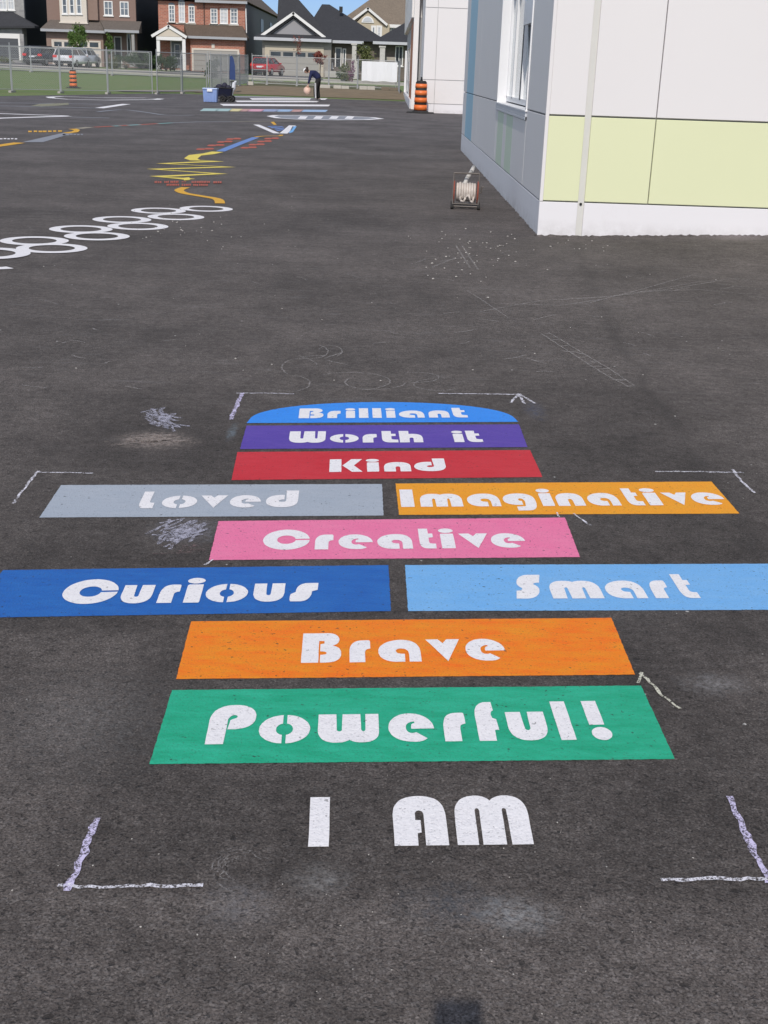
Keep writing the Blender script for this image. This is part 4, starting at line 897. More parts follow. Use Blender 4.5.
# rough lip of asphalt left along the foot of the school walls
b=MB(); prev=None; rr=random.Random(3)
path=[(CX0+.04+i*.03,CY0) for i in range(250)]
def lip(pts,nrm):
    b=MB(); prev=None
    for (x,y) in pts:
        h_=rr.uniform(.002,.018); w_=rr.uniform(.015,.045); z0=max(0,apron(x,y)); cur=[b.bm.verts.new((x,y,z0-.02)),b.bm.verts.new((x,y,z0+h_)),b.bm.verts.new((x+nrm[0]*w_*.4,y+nrm[1]*w_*.4,z0+h_*.8)),b.bm.verts.new((x+nrm[0]*w_,y+nrm[1]*w_,z0-.003))]
        if prev:
            for k in range(3): b.bm.faces.new((prev[k],prev[k+1],cur[k+1],cur[k]))
        prev=cur
    o=b.build('asphalt_lip',ASPH); o['kind']='structure'
lip([(CX0-.01+i*.025,CY0-.001) for i in range(290)],(0,-1)); lip([(CX0-.001,CY0+i*.05) for i in range(252)],(-1,0))
# ---------------------------------------------------------------- houses across the road
YF=130.
def rc(x0,y0,x1,y1,Y):
    cy=(y0+y1)/2; cx=(x0+x1)/2
    return PY(x0,cy,Y).x,PY(x1,cy,Y).x,PY(cx,y1,Y).z,PY(cx,y0,Y).z   # X0,X1,Zbottom,Ztop
def blk(name,m,parent,px,Y,d,bev=0.):
    X0,X1,Z0,Z1=rc(*px,Y); b=MB(); b.box((X0,Y,Z0),(X1,Y+d,Z1),bev); return b.build(name,m,parent)
def wx(px,Y): return PY(px,60,Y).x
TRIMW=plain('white_trim',(.80,.79,.77),.5,.04,2); CREAM=plain('cream_trim',(.66,.60,.52),.6,.06,2)
WIN=glassmat('house_window_glass',(.10,.115,.13),.12); CURT=plain('curtain_white',(.55,.57,.60),.6,.15,2.5)
SHADESIDE=siding('shaded_dark_siding',(.022,.024,.034)); GREYSIDE=siding('charcoal_siding',(.16,.155,.155))  # first one: dark grey siding, blackened with the shade between the houses
def window(parent,px,Y,frame=TRIMW,bars=(1,1),glass=WIN,arch=False,fw=.10):
    X0,X1,Z0,Z1=rc(*px,Y); f=MB(); y=Y-.06
    f.box((X0,y,Z0),(X0+fw,Y+.05,Z1));f.box((X1-fw,y,Z0),(X1,Y+.05,Z1));f.box((X0+fw,y,Z1-fw),(X1-fw,Y+.05,Z1));f.box((X0+fw,y,Z0),(X1-fw,Y+.05,Z0+fw))
    for i in range(1,bars[0]+1): c=X0+(X1-X0)*i/(bars[0]+1); f.box((c-.03,y+.01,Z0+fw),(c+.03,Y+.03,Z1-fw))
    for i in range(1,bars[1]+1): c=Z0+(Z1-Z0)*i/(bars[1]+1); f.box((X0+fw,y+.013,c-.025),(X1-fw,Y+.027,c+.025))
    f.box((X0-.08,y-.06,Z0-.10),(X1+.08,Y+.04,Z0-.001))
    w=f.build('window',frame,parent); g=MB(); g.box((X0+fw,Y-.01,Z0+fw),(X1-fw,Y+.012,Z1-fw)); g.build('pane',glass,w)
    if arch:
        a=MB(); cx=(X0+X1)/2; r=(X1-X0)/2
        a.prism([(cx+r*math.cos(R(t)),y,Z1+.02+r*.6*math.sin(R(t))) for t in range(0,181,15)],(0,.1,0)); a.build('arch_light',WIN,w)
    return w
def garage(parent,px,Y,m,frame,rowy=None,panes=4,pad=.12):
    X0,X1,Z0,Z1=rc(*px,Y); f=MB(); f.box((X0-pad,Y-.06,Z0),(X0,Y+.1,Z1+pad)); f.box((X1,Y-.06,Z0),(X1+pad,Y+.1,Z1+pad)); f.box((X0,Y-.06,Z1),(X1,Y+.1,Z1+pad)); f.build('garage_door_frame',frame,parent)
    d=MB(); n=4; hh=(Z1-Z0)/n
    for k in range(n): d.box((X0,Y-.02,Z0+k*hh+.01),(X1,Y+.01,Z0+(k+1)*hh-.01),.01)
    o=d.build('garage_door',m,parent)
    if rowy:
        w=MB(); _,_,a,c=rc(px[0],rowy[0],px[2],rowy[1],Y); wd=(X1-X0)/panes
        for k in range(panes): w.box((X0+k*wd+.12,Y-.035,a),(X0+(k+1)*wd-.12,Y-.005,c))
        w.build('window_row',DGLASS,o)
def door(parent,px,Y,m,frame):
    X0,X1,Z0,Z1=rc(*px,Y); f=MB(); f.box((X0-.1,Y-.05,Z0),(X0,Y+.08,Z1+.1)); f.box((X1,Y-.05,Z0),(X1+.1,Y+.08,Z1+.1)); f.box((X0,Y-.05,Z1),(X1,Y+.08,Z1+.1)); f.build('door_frame',frame,parent)
    d=MB(); d.box((X0,Y,Z0),(X1,Y+.07,Z1),.01); o=d.build('door',m,parent)
    h=MB(); h.ball((X1-.12,Y-.04,(Z0+Z1)/2),.05); h.build('handle',STEEL,o)
def slab(parent,name,m,pts,th=.16,down=True):
    # roof plane of real thickness
    b=MB(); n=(Vector(pts[1])-Vector(pts[0])).cross(Vector(pts[2])-Vector(pts[0])).normalized()
    if n.z<0: n=-n
    b.prism(pts,-n*th); return b.build(name,m,parent)
def solidroof(parent,name,m,pts,faces):
    b=MB(); b.solid(pts,faces); return b.build(name,m,parent)
def V(px,py,Y): return PY(px,py,Y)
# --- first house: grey stone, dark garage (cut by the photo's left edge)
STONE=brickmat('grey_ledge_stone',(.42,.41,.40),(.26,.255,.255),(.36,.35,.34),1.6,.34,.14)
ROOFD=shingle('charcoal_shingles',(.045,.046,.052)); ROOFBR=shingle('brown_shingles',(.135,.10,.075)); ROOFT=shingle('taupe_shingles',(.16,.135,.115)); ROOFTAN=shingle('tan_brown_shingles',(.23,.185,.14))
FASC=plain('grey_fascia',(.38,.39,.41),.5,.05,2)
r=thing('stone_house',(0,0,0),'grey stone house with a dark garage door at the left photo edge','house')
zg=hg(wx(10,YF),YF)
X1=wx(27.3,YF+1.2)
b=MB(); b.box((X1-11,YF+1.2,zg),(X1-.02,YF+1.6,9)); b.build('wall',STONE,r)
b=MB(); b.box((X1-11,YF+1.6,zg),(X1-.03,YF+15,9)); b.build('side_wall',SHADESIDE,r)
Xa=wx(24,YF); b=MB(); b.box((Xa-8,YF,zg),(Xa-.01,YF+1.2,PY(12,26.5,YF).z)); b.build('garage_wall',STONE,r)
garage(r,(-22,38,18.8,59.5),YF-.02,plain('charcoal_garage_door',(.075,.08,.09),.5,.08,2),TRIMW,pad=.45)
blk('pillar',STONE,r,(20.3,34,24.2,60.5),YF-.35,.34)
e0=V(-40,26,YF-.6);e1=V(34.5,25.8,YF-.6);t1=V(26,12.3,YF+1.2);t0=V(-40,12.3,YF+1.2)
solidroof(r,'roof',ROOFD,[e0,e1,Vector((t1.x-1.3,YF+1.2,t1.z)),t0,e0-Vector((0,0,.2)),e1-Vector((0,0,.2)),Vector((e1.x,YF+1.2,e1.z-.2)),Vector((e0.x,YF+1.2,e0.z-.2)),Vector((e1.x,YF+1.2,e1.z))],[(0,1,2,3),(0,4,5,1),(1,5,6,8),(1,8,2),(3,2,8,6,7),(0,3,7,4),(4,7,6,5)])
window(r,(-1,-6,7,10),YF+1.2,glass=CURT); window(r,(7.5,-6,14.5,10),YF+1.2,glass=CURT)
slab(r,'upper_roof',ROOFD,[(X1-12,YF+.6,9),(X1+.5,YF+.6,9),(X1-3,YF+8,12),(X1-9,YF+8,12)])
settle(r,(X1-4,YF,zg))
# --- second house: brown, cream bay
BRN=siding('dusty_brown_siding',(.26,.175,.145)); BRN2=plain('brown_brick_wall',(.27,.19,.155),.9,.12,3)
r=thing('brown_house',(0,0,0),'dusty brown two storey house with a cream bay window and cream garage doors','house')
zg=hg(wx(95,YF),YF)
xa,xb=wx(49.5,YF+1.5),wx(137.5,YF+1.5)
b=MB(); b.box((xa,YF+1.5,zg),(xb-.02,YF+1.9,9)); b.build('wall',BRN,r)
b=MB(); b.box((xa+.05,YF+1.9,zg),(xb-.03,YF+16,9)); b.build('side_wall',SHADESIDE,r)
xg0,xg1=wx(47.5,YF),wx(104,YF)
b=MB(); b.box((xg0,YF,zg),(xg1,YF+1.5,PY(75,28.5,YF).z)); b.build('garage_wall',BRN2,r)
garage(r,(53.5,41,73.5,66.5),YF-.02,CREAM,CREAM,(42,46.5),2); garage(r,(78,42,100,67),YF-.02,CREAM,CREAM,(42.5,47),2)
# bay
b=MB(); X0,X1_,Z0,Z1=rc(59,-30,86,22.3,YF+.6); b.box((X0,YF+.6,Z0),(X1_,YF+1.5,Z1)); b.box((X0-.1,YF+.5,Z0-.12),(X1_+.1,YF+1.5,Z0)); b.build('bay',CREAM,r)
for a,c in ((61.8,67),(69.2,74.2),(76.2,81.4)): window(r,(a,-12,c,14),YF+.6,TRIMW,(0,2))
b=MB(); X0,X1_,Z0,Z1=rc(86.5,-30,97,20,YF+1.0); b.box((X0,YF+1.0,Z0),(X1_,YF+1.5,Z1)); b.build('pilaster',BRN2,r)
window(r,(104,1,112.8,15.5),YF+1.5,TRIMW,(1,1)); window(r,(120,1.5,128.8,16),YF+1.5,TRIMW,(1,1))
for (ex0,ex1,ey0,ey1,tx0,tx1,ty,YE) in ((40.5,106,28.2,30.6,50,104,19.5,YF-.6),(104.5,139,29.2,30.2,100,141.5,20,YF-1.0)):
    e0=V(ex0,ey0,YE);e1=V(ex1,ey1,YE);e1.z=e0.z=(e0.z+e1.z)/2;t0=V(tx0,ty,YF+1.5);t1=V(tx1,ty+1,YF+1.5);t0.z=t1.z=max(t0.z,e0.z+.5); d=Vector((0,0,.22))
    solidroof(r,'porch_roof' if ex0>90 else 'garage_roof',ROOFT,[e0,e1,t1,t0,e0-d,e1-d,Vector((t1.x,t1.y,e1.z-.22)),Vector((t0.x,t0.y,e0.z-.22))],[(0,1,2,3),(0,4,5,1),(1,5,6,2),(2,6,7,3),(3,7,4,0),(4,7,6,5)])
    b=MB(); b.box((min(e0.x,e1.x),YE-.08,e0.z-.26),(max(e0.x,e1.x),YE-.005,e0.z-.02)); b.build('gutter',FASC,r)
door(r,(115.5,37.5,121,66),YF+1.48,plain('dark_front_door',(.06,.06,.065),.4),TRIMW)
window(r,(127,33,131,55),YF+1.5,TRIMW,(0,0),DGLASS)
blk('column',plain('grey_column',(.33,.32,.31)),r,(131.8,30.5,134.6,66),YF-.9,.35)
blk('porch_pedestal',STONE,r,(129.5,53,137,67),YF-1.0,.6)
blk('porch_step',CONC,r,(111,65,124,68.5),YF-1.6,1.6)
slab(r,'upper_roof',ROOFT,[(xa-.5,YF+.9,9),(xb+.5,YF+.9,9),(xb-4,YF+9,12.5),(xa+4,YF+9,12.5)])
settle(r,((xa+xb)/2,YF,zg))
# --- third house: red brick
BRICK=brickmat('red_brick',(.50,.19,.12),(.34,.12,.08),(.50,.40,.34),1.5,.24,.09,.35)
r=thing('brick_house',(0,0,0),'red brick two storey house with a white gabled porch and taupe garage','house')
zg=hg(wx(200,YF),YF)-.05
xa,xb=wx(159.5,YF+1.5),wx(245.5,YF+1.5)
b=MB(); b.box((xa,YF+1.5,zg),(xb-.02,YF+1.9,PY(200,2,YF+1.5).z)); b.build('wall',BRICK,r)
b=MB(); b.box((xa+.05,YF+1.9,zg),(xb-.03,YF+44,PY(245,3,YF+1.5).z)); b.build('side_wall',GREYSIDE,r)
sw=MB()
for yy in (147.,158.): 
    sw.box((xb-.04,yy,4.6),(xb+.03,yy+3.,6.3))
sw.build('side_window',plain('side_window_grey',(.16,.17,.19),.4),r)
b=MB(); X0,X1_,Z0,Z1=rc(190.5,38,244.5,73,YF); b.box((X0,YF,zg),(X1_,YF+1.5,PY(215,37.5,YF).z)); b.build('garage_wall',BRICK,r)
garage(r,(193.8,50.6,237.5,71.5),YF-.02,plain('taupe_garage_door',(.36,.34,.31),.6,.06,2),CREAM,None,4,.18)
blk('keystone',CREAM,r,(211.6,43.8,214.6,48),YF-.06,.06)
for a,c,yb in ((168.7,175,5),(178.7,185,2),(188.5,194.8,6)): window(r,(a,yb,c,22.5),YF+1.5,TRIMW,(1,3),CURT if a==178.7 else WIN,arch=True)
for a,c in ((210.5,217.6),(220,228),(230.3,237.8)): window(r,(a,8.5,c,24),YF+1.5,TRIMW,(1,3),CURT if a==220 else WIN)
b=MB(); X0,X1_,Z0,Z1=rc(167,22.8,196,23.9,YF+1.5); b.box((X0,YF+1.38,Z0),(X1_,YF+1.5,Z1)); X0,X1_,Z0,Z1=rc(209,24.3,239,25.3,YF+1.5); b.box((X0,YF+1.38,Z0),(X1_,YF+1.5,Z1)); b.build('stone_sill',CREAM,r)
blk('downpipe',plain('dark_downpipe',(.10,.05,.04)),r,(203.6,0,204.6,30),YF+1.4,.09)
b=MB(); pA=V(245.8,8,YF+1.35);pB=V(246.5,33,YF+1.35); b.path([pA,pB],.06); b.build('corner_downpipe',TRIMW,r)
# garage roof strip
e0=V(187,35.8,YF-.6);e1=V(247,37.5,YF-.6);e0.z=e1.z=(e0.z+e1.z)/2;t0=V(184,23.8,YF+1.5);t1=V(242.5,28.5,YF+1.5);t0.z=t1.z=(t0.z+t1.z)/2+.1;d=Vector((0,0,.2))
solidroof(r,'garage_roof',ROOFBR,[e0,e1,t1,t0,e0-d,e1-d,Vector((e1.x,t1.y,e1.z-.2)),Vector((t0.x,t0.y,e0.z-.2)),Vector((e1.x,t1.y,e1.z))],[(0,1,2,3),(0,4,5,1),(1,5,6,8),(1,8,2),(2,8,6,7,3),(3,7,4,0),(4,7,6,5)])
b=MB(); b.box((e0.x,YF-.68,e0.z-.24),(e1.x,YF-.605,e0.z-.01)); b.build('gutter',FASC,r)
# upper eave and roof
ez=PY(205,2,YF+.9).z
b=MB(); b.box((wx(196,YF+.9),YF+.8,ez-.05),(wx(247.5,YF+.9),YF+.88,ez+.18)); b.build('eave_gutter',FASC,r)
X0=wx(150,YF+.9);X1_=wx(247.5,YF+.9); y1=YF+44.5
solidroof(r,'upper_roof',ROOFBR,[(X0,YF+.9,ez+.17),(X1_,YF+.9,ez+.17),(X1_,y1,ez+.17),(X0,y1,ez+.17),((X0+X1_)/2,YF+6,ez+4.2),((X0+X1_)/2,y1-6,ez+4.2)],[(0,1,4),(1,2,5,4),(2,3,5),(3,0,4,5),(0,3,2,1)])
# porch
pz=PY(168,36,YF-1).z; 
ap=V(168.3,24.6,YF-1.2);l_=V(150.8,35.2,YF-1.2);q_=V(187.2,36,YF-1.2); l_.z=q_.z=(l_.z+q_.z)/2
def raft(a,b_): 
    d=(b_-a).normalized(); n=Vector((-d.z,0,d.x)); 
    if n.z<0: n=-n
    return [a,b_,b_-n*.26,a-n*.26]
b=MB(); b.prism(raft(ap,l_),(0,.12,0)); b.prism(raft(q_,ap),(0,.121,0)); b.build('bargeboard',TRIMW,r)
b=MB(); b.prism([ap+Vector((0,.13,-.3)),l_+Vector((.55,.13,-.08)),q_+Vector((-.55,.13,-.08))],(0,.08,0)); b.build('gable',plain('cream_gable',(.62,.55,.46),.7,.06,2),r)
b=MB(); b.prism([ap+Vector((0,.22,.02)),l_+Vector((0,.22,.02)),l_+Vector((.1,.22,-.15)),ap+Vector((0,.22,-.2)),q_+Vector((-.1,.22,-.15)),q_+Vector((0,.22,.02))],(0,2.6,0)); b.build('porch_roof',ROOFBR,r)
b=MB(); b.box((l_.x+.5,YF-1.07,l_.z-.42),(q_.x-.5,YF-.75,l_.z-.10)); b.build('porch_beam',TRIMW,r)
blk('column',TRIMW,r,(156.8,38.5,160,70),YF-1.0,.33); blk('column',TRIMW,r,(182.4,39,185.6,71.5),YF-1.0,.33)
door(r,(171.8,41.5,182,68.5),YF+1.48,plain('grey_panel_door',(.22,.24,.25),.4),TRIMW); 
window(r,(174.5,44,180.5,58),YF+1.42,TRIMW,(0,1),DGLASS,fw=.07)
blk('porch_step',CONC,r,(157,69.5,186,72.5),YF-1.2,2.6)
settle(r,((xa+xb)/2,YF,zg))
# --- fourth house: dark roofed bungalow with gabled garage
STUC=brickmat('grey_beige_stone_wall',(.36,.33,.29),(.30,.275,.245),(.33,.31,.28),1.8,.3,.12,.3)
r=thing('bungalow',(0,0,0),'bungalow with big charcoal hip roofs and a gabled beige garage','house')
zg=hg(wx(300,YF),YF)-.1
b=MB(); X0,X1_=wx(262.3,YF),wx(331,YF); zt=PY(297,39,YF).z; b.box((X0,YF,zg),(X1_,YF+12,zt)); b.build('garage_wall',STUC,r)
b=MB(); b.box((X1_,YF+1.6,zg),(wx(409,YF+1.6),YF+12,zt)); b.build('wall',brickmat('brown_stone_wall',(.19,.16,.135),(.13,.11,.095),(.15,.13,.11),1.8,.3,.12,.3),r)
garage(r,(269.5,51.2,319,76),YF-.02,plain('greige_garage_door',(.35,.335,.30),.6,.06,2),plain('beige_trim',(.52,.46,.36),.6,.05,2),(52.4,56.5),4,.45)
# skirt roof, gable
def eave(x0,x1,y0,y1,Yy):
    a=V(x0,y0,Yy);c=V(x1,y1,Yy); z=(a.z+c.z)/2; a.z=c.z=z; return a,c
e0,e1=eave(254,331.5,36.5,39.2,YF-.7); t0,t1=eave(262,325,31.8,34,YF+.9)
solidroof(r,'skirt_roof',ROOFD,[e0,e1,t1,t0,e0-Vector((0,0,.06)),e1-Vector((0,0,.06)),Vector((e1.x,YF+.9,e1.z-.06)),Vector((e0.x,YF+.9,e0.z-.06))],[(0,1,2,3),(0,4,5,1),(1,5,6,2),(2,6,7,3),(3,7,4,0),(4,7,6,5)])
b=MB(); b.box((e0.x,YF-.8,e0.z-.30),(e1.x,YF-.705,e0.z-.02)); b.build('gutter',plain('pale_grey_gutter',(.50,.51,.54),.5,.04,2),r)
ap=V(293.3,11.6,YF-.1);l_=V(260.8,34.5,YF-.1);q_=V(325.8,36.5,YF-.1); l_.z=q_.z=(l_.z+q_.z)/2
b=MB(); b.prism(raft(ap,l_),(0,.15,0)); b.prism(raft(q_,ap),(0,.151,0)); b.build('bargeboard',TRIMW,r)
b=MB(); b.prism([ap+Vector((0,.5,-.6)),l_+Vector((.9,.5,0)),q_+Vector((-.9,.5,0))],(0,.1,0)); b.build('gable',siding('grey_gable_siding',(.34,.335,.35),.16),r)
b=MB(); b.prism([ap+Vector((0,.16,0)),l_+Vector((0,.16,0)),l_+Vector((.5,.16,-.25)),ap+Vector((0,.16,-.5)),q_+Vector((-.5,.16,-.25)),q_+Vector((0,.16,0))],(0,6,0)); b.build('gable_roof',ROOFD,r)
# main hip roof (left) rising out of the picture
a0=Vector((wx(275,YF),YF+1.5,e0.z));a1=V(331.5,39,YF+.9);a1.z=e0.z
pk=V(285,-16,YF+6.5); pk2=Vector((V(279,-16,YF+6.5).x,pk.y,pk.z)); bk=YF+12.5
solidroof(r,'main_roof',ROOFD,[a0,a1,Vector((a1.x,bk,a1.z)),Vector((a0.x,bk,a0.z)),pk2,pk],[(0,1,5,4),(1,2,5),(2,3,4,5),(3,0,4),(0,3,2,1)])
# second hip
e2,e3=eave(329,389,40.2,42,YF+.6); rl_=V(322,4.2,YF+7.5);rr_=V(329.5,4.3,YF+7.5);rr_.z=rl_.z
b0=Vector((wx(300,YF+.6),YF+.6,e2.z)); bk=YF+14.5
solidroof(r,'porch_hip_roof',ROOFD,[b0,e3,Vector((e3.x,bk,e3.z)),Vector((b0.x,bk,b0.z)),rl_,rr_],[(0,1,5,4),(1,2,5),(2,3,4,5),(3,0,4),(0,3,2,1)])
b=MB(); b.box((e1.x+.05,YF+.5,e2.z-.26),(wx(363,YF),YF+.6,e2.z+.0)); b.build('porch_gutter',plain('pale_gutter',(.50,.51,.54),.5,.04,2),r)
v=MB(); p=V(341,6.8,YF+5); v.box((p.x-.17,p.y-.2,p.z-.5),(p.x+.17,p.y+.2,p.z+.02)); v.build('roof_vent',BLK,r)
# third hip (right, rising behind the school)
e4,e5=eave(373,412,41.2,42.5,YF+.3); p3=V(420,14,YF+6); b3=Vector((e4.x,YF+12,e4.z)); 
solidroof(r,'right_hip_roof',ROOFD,[e4,Vector((e5.x+6,e5.y,e5.z)),Vector((e5.x+6,YF+12,e5.z)),b3,p3],[(0,1,4),(1,2,4),(2,3,4),(3,0,4),(0,3,2,1)])
b=MB(); b.box((e4.x,YF+.2,e4.z-.26),(e5.x+3,YF+.29,e4.z)); b.build('right_gutter',plain('pale_gutter_right',(.50,.51,.54),.5,.04,2),r)
CST=plain('pale_column_stone',(.52,.50,.47),.85,.25,4)
for (c0,c1,yt,yb_) in ((352,356.3,45,60.5),(379.8,385,47.5,61.5)):
    o=blk('column',CST,r,(c0,yt,c1,yb_),YF-.1,.42); blk('column_cap',CST,r,(c0-.8,yt-1.6,c1+.8,yt),YF-.17,.56)
    blk('column_base',CST,r,(c0-.9,yb_,c1+.9,79),YF-.2,.62)
door(r,(336,48.5,340.5,67),YF+1.58,DGLASS,TRIMW); window(r,(342.5,48.5,346,67),YF+1.6,TRIMW,(0,0),DGLASS); window(r,(395,46,403,66),YF+1.6,TRIMW,(1,0),DGLASS)
window(r,(328.5,62.5,333,68),YF+1.55,TRIMW,(0,0),CURT)
blk('porch_step',CONC,r,(325,71,345,77.5),YF-.4,2.0)
blk('wall_lamp',TRIMW,r,(365,45.8,366.8,49),YF+1.4,.18)
blk('low_wall',plain('stone_apron',(.40,.36,.31),.9,.2,3),r,(385.5,57,395,61.5),YF+1.2,.3)
settle(r,(X0+5,YF,zg))
# --- fifth house: beige gable behind
YB=152.
r=thing('beige_house',(0,0,0),'beige house with a white trimmed gable and tan roof, behind the bungalow','house')
BEI=plain('beige_stucco',(.50,.43,.32),.85,.07,2)
zg=hg(0,125)
xa,xb=wx(352,YB),wx(388.5,YB); zt=PY(370,24,YB).z
b=MB(); b.box((xa+.3,YB,zg),(xb,YB+10,zt)); ap=V(368,8,YB); 
b.prism([Vector((xa+.3,YB,zt)),Vector((xb,YB,zt)),Vector((ap.x,YB,ap.z-.35))],(0,3,0)); b.build('wall',BEI,r)
b=MB(); b.box((xb,YB+.8,zg),(wx(418,YB),YB+10,zt)); b.build('right_wall',BEI,r)
l_=V(350,20,YB-.3);l_.z=zt+.05;q_=V(388,23,YB-.3);q_.z=zt+.05;ap2=V(368,6.9,YB-.3)
l_.x=ap2.x-(q_.x-ap2.x)
b=MB(); b.prism(raft(ap2,l_),(0,.2,0)); b.prism(raft(q_,ap2),(0,.201,0)); b.build('bargeboard',TRIMW,r)
b=MB(); b.box((q_.x-.1,YB+.3,q_.z-.35),(wx(418,YB),YB+.5,q_.z)); b.build('gutter',TRIMW,r)
b=MB(); b.prism([ap2+Vector((0,.21,.03)),l_+Vector((0,.21,.03)),l_+Vector((.4,.21,-.3)),ap2+Vector((0,.21,-.45)),q_+Vector((-.4,.21,-.3)),q_+Vector((0,.21,.03))],(0,9,0)); b.build('gable_roof',ROOFTAN,r)
pk=V(400,-22,YB+8)
solidroof(r,'roof',ROOFTAN,[(wx(336,YB+.5),YB+.5,zt),(wx(425,YB),YB+.5,zt),(wx(425,YB),YB+15,zt),(wx(336,YB+.5),YB+15,zt),pk,(pk.x+4,pk.y,pk.z)],[(0,1,5,4),(1,2,5),(2,3,4,5),(3,0,4),(0,3,2,1)])
X0,X1_,Z0,Z1=rc(361.5,16.2,374,22.8,YB); a=MB(); cx=(X0+X1_)/2; rr=(X1_-X0)/2
a.prism([(cx+rr*math.cos(R(t)),YB-.1,Z0+(Z1-Z0)*math.sin(R(t))) for t in range(0,181,12)],(0,.12,0)); w=a.build('arched_window',TRIMW,r)
a=MB(); a.prism([(cx+rr*.72*math.cos(R(t)),YB-.13,Z0+.12+(Z1-Z0)*.68*math.sin(R(t))) for t in range(0,181,12)],(0,.1,0)); a.build('pane',CURT,w)
window(r,(371,25.5,376,40),YB,TRIMW,(0,1),WIN,fw=.22); window(r,(376.3,25.5,382,40),YB,TRIMW,(0,1),CURT,fw=.22); window(r,(390,26.5,394.5,32),YB+.8,TRIMW,(0,0),WIN,fw=.18); window(r,(395,26.5,399.5,32),YB+.8,TRIMW,(0,0),WIN,fw=.18)
settle(r,((xa+xb)/2,YB,zg))
# driveways
def drive(px0,px1,y0=113,y1=129.9,w0=1.25):
    a0,a1=wx(px0,YF),wx(px1,YF); m_=(a0+a1)/2
    b=MB(); n=6; P=[]
    for i in range(n+1):
        y=y0+(y1-y0)*i/n; k=w0+(1-w0)*i/n; P.append(((m_+(a0-m_)*k,y),(m_+(a1-m_)*k,y)))
    rows_=[[b.bm.verts.new((p[0],p[1],hg(*p)+.035)) for p in q] for q in P]
    for i in range(n): b.bm.faces.new((rows_[i][0],rows_[i][1],rows_[i+1][1],rows_[i+1][0]))
    b.build('driveway',DRIVE)['kind']='structure'
drive(-25,20); drive(30,103); drive(191,240); drive(262,322)
# ---------------------------------------------------------------- planting
def leafmat(n,a,b_,tr=.25):
    t=NT(n); k=t.noise(2.4,4,.7); f=t.noise(9,2); t.col(t.mix(t.mapr(t.math('ADD',t.math('MULTIPLY',k,.5),t.math('MULTIPLY',f,.5)),.35,.65),a,b_)); t.rough(.6); t.b.inputs['Specular IOR Level'].default_value=.3; return t.m
LEAFG=leafmat('fresh_leaves',(.05,.10,.02),(.12,.19,.045)); LEAFD=leafmat('dark_leaves',(.025,.05,.018),(.06,.10,.03)); LEAFR=leafmat('red_leaves',(.16,.035,.03),(.27,.09,.06)); LEAFP=leafmat('purple_flowers',(.13,.035,.09),(.24,.10,.17)); LEAFO=leafmat('olive_leaves',(.07,.09,.03),(.13,.14,.05))
BARK=plain('bark',(.12,.09,.065),.95,.35,9)
def crown(mb,c,rx,ry,rz,n,size,clumps=14):
    cs=[]
    for _ in range(clumps):
        while True:
            p=Vector((random.uniform(-1,1),random.uniform(-1,1),random.uniform(-1,1)))
            if .25<p.length<1: break
        cs.append((p,random.uniform(.25,.5)))
    for _ in range(n):
        p,r=random.choice(cs); q=p+Vector((random.gauss(0,1),random.gauss(0,1),random.gauss(0,1)))*r*.45
        P=Vector(c)+Vector((q.x*rx,q.y*ry,q.z*rz)); s=size*random.uniform(.6,1.4)
        a=Vector((random.gauss(0,1),random.gauss(0,1),random.gauss(0,1))).normalized(); b_=a.orthogonal().normalized()
        v=[mb.bm.verts.new(P+a*s),mb.bm.verts.new(P+b_*s*.55),mb.bm.verts.new(P-a*s),mb.bm.verts.new(P-b_*s*.55)]; mb.bm.faces.new(v)
def tree(px,pyb,Y,h,rx,m,label,trunk=.06,cz=None,name='tree',cat='tree',n=900,size=.10,rz=None):
    x=gx(px,Y); z=hg(x,Y); rz=rz or rx*1.1; cz=cz or h-rz
    root=thing(name,(x,Y,z),label,cat)
    b=MB(); b.tube((0,0,0),(0.03,0,cz),trunk,trunk*.55,10)
    for k in range(7):
        a=k*2.4; st=cz-rz*.6+k*rz*.12; b.tube((.02,0,max(.2,st)),(rx*.65*math.cos(a),rx*.65*math.sin(a),max(.3,st)+rz*.55),trunk*.4,trunk*.12,6)
    b.build('trunk',BARK,root)
    b=MB(); crown(b,(0,0,cz),rx,rx,rz,n,size); b.build('crown',m,root,recalc=False); return root
tree(80.5,66,122,3.5,.85,LEAFG,'small round green tree in front of the brown garage',.06,n=3600,size=.075,rz=1.15)
tree(110.5,66,127,3.0,.45,LEAFG,'slim young green tree beside the brown house porch',.05,n=700,size=.09,rz=.85)
tree(320,79,112,2.4,.52,LEAFR,'small red leaved ball tree just right of the bending person',.06,n=1200,size=.07,rz=.5,cz=1.75)
tree(297,80,104,3.4,.4,LEAFR,'thin sparse reddish sapling behind the bending person',.035,n=110,size=.07,rz=.7)
tree(364,79,124,3.0,.9,LEAFO,'olive green and rusty shrub tree between the bungalow porch columns',.06,n=1500,size=.1,rz=1.1)
def shrub(px,Y,rx,h,m,label,n=700,size=.08,name='shrub',z0=0):
    x=gx(px,Y); root=thing(name,(x,Y,hg(x,Y)+z0),label,name)
    b=MB()
    for k in range(6): a=k*1.05; b.tube((0,0,0),(rx*.5*math.cos(a),rx*.4*math.sin(a),h*.6),.025,.008,6)
    b.build('stem',BARK,root)
    b=MB(); crown(b,(0,0,h*.52),rx,rx*.8,h*.5,n,size); b.build('foliage',m,root,recalc=False)
shrub(126,123,1.5,1.2,LEAFD,'dark green shrub by the pedestal of the brown house porch',1400)
shrub(143,124,1.2,1.5,LEAFD,'dark shrub in the gap right of the brown house',1200)
shrub(166,121,1.25,1.7,LEAFD,'wide dark shrub under the white gabled brick porch',1800)
shrub(213,104,.75,1.3,LEAFD,'dark green bush in front of the taupe brick house garage',900)
shrub(342,116,.45,1.2,LEAFD,'upright green shrub below the bungalow door',700)
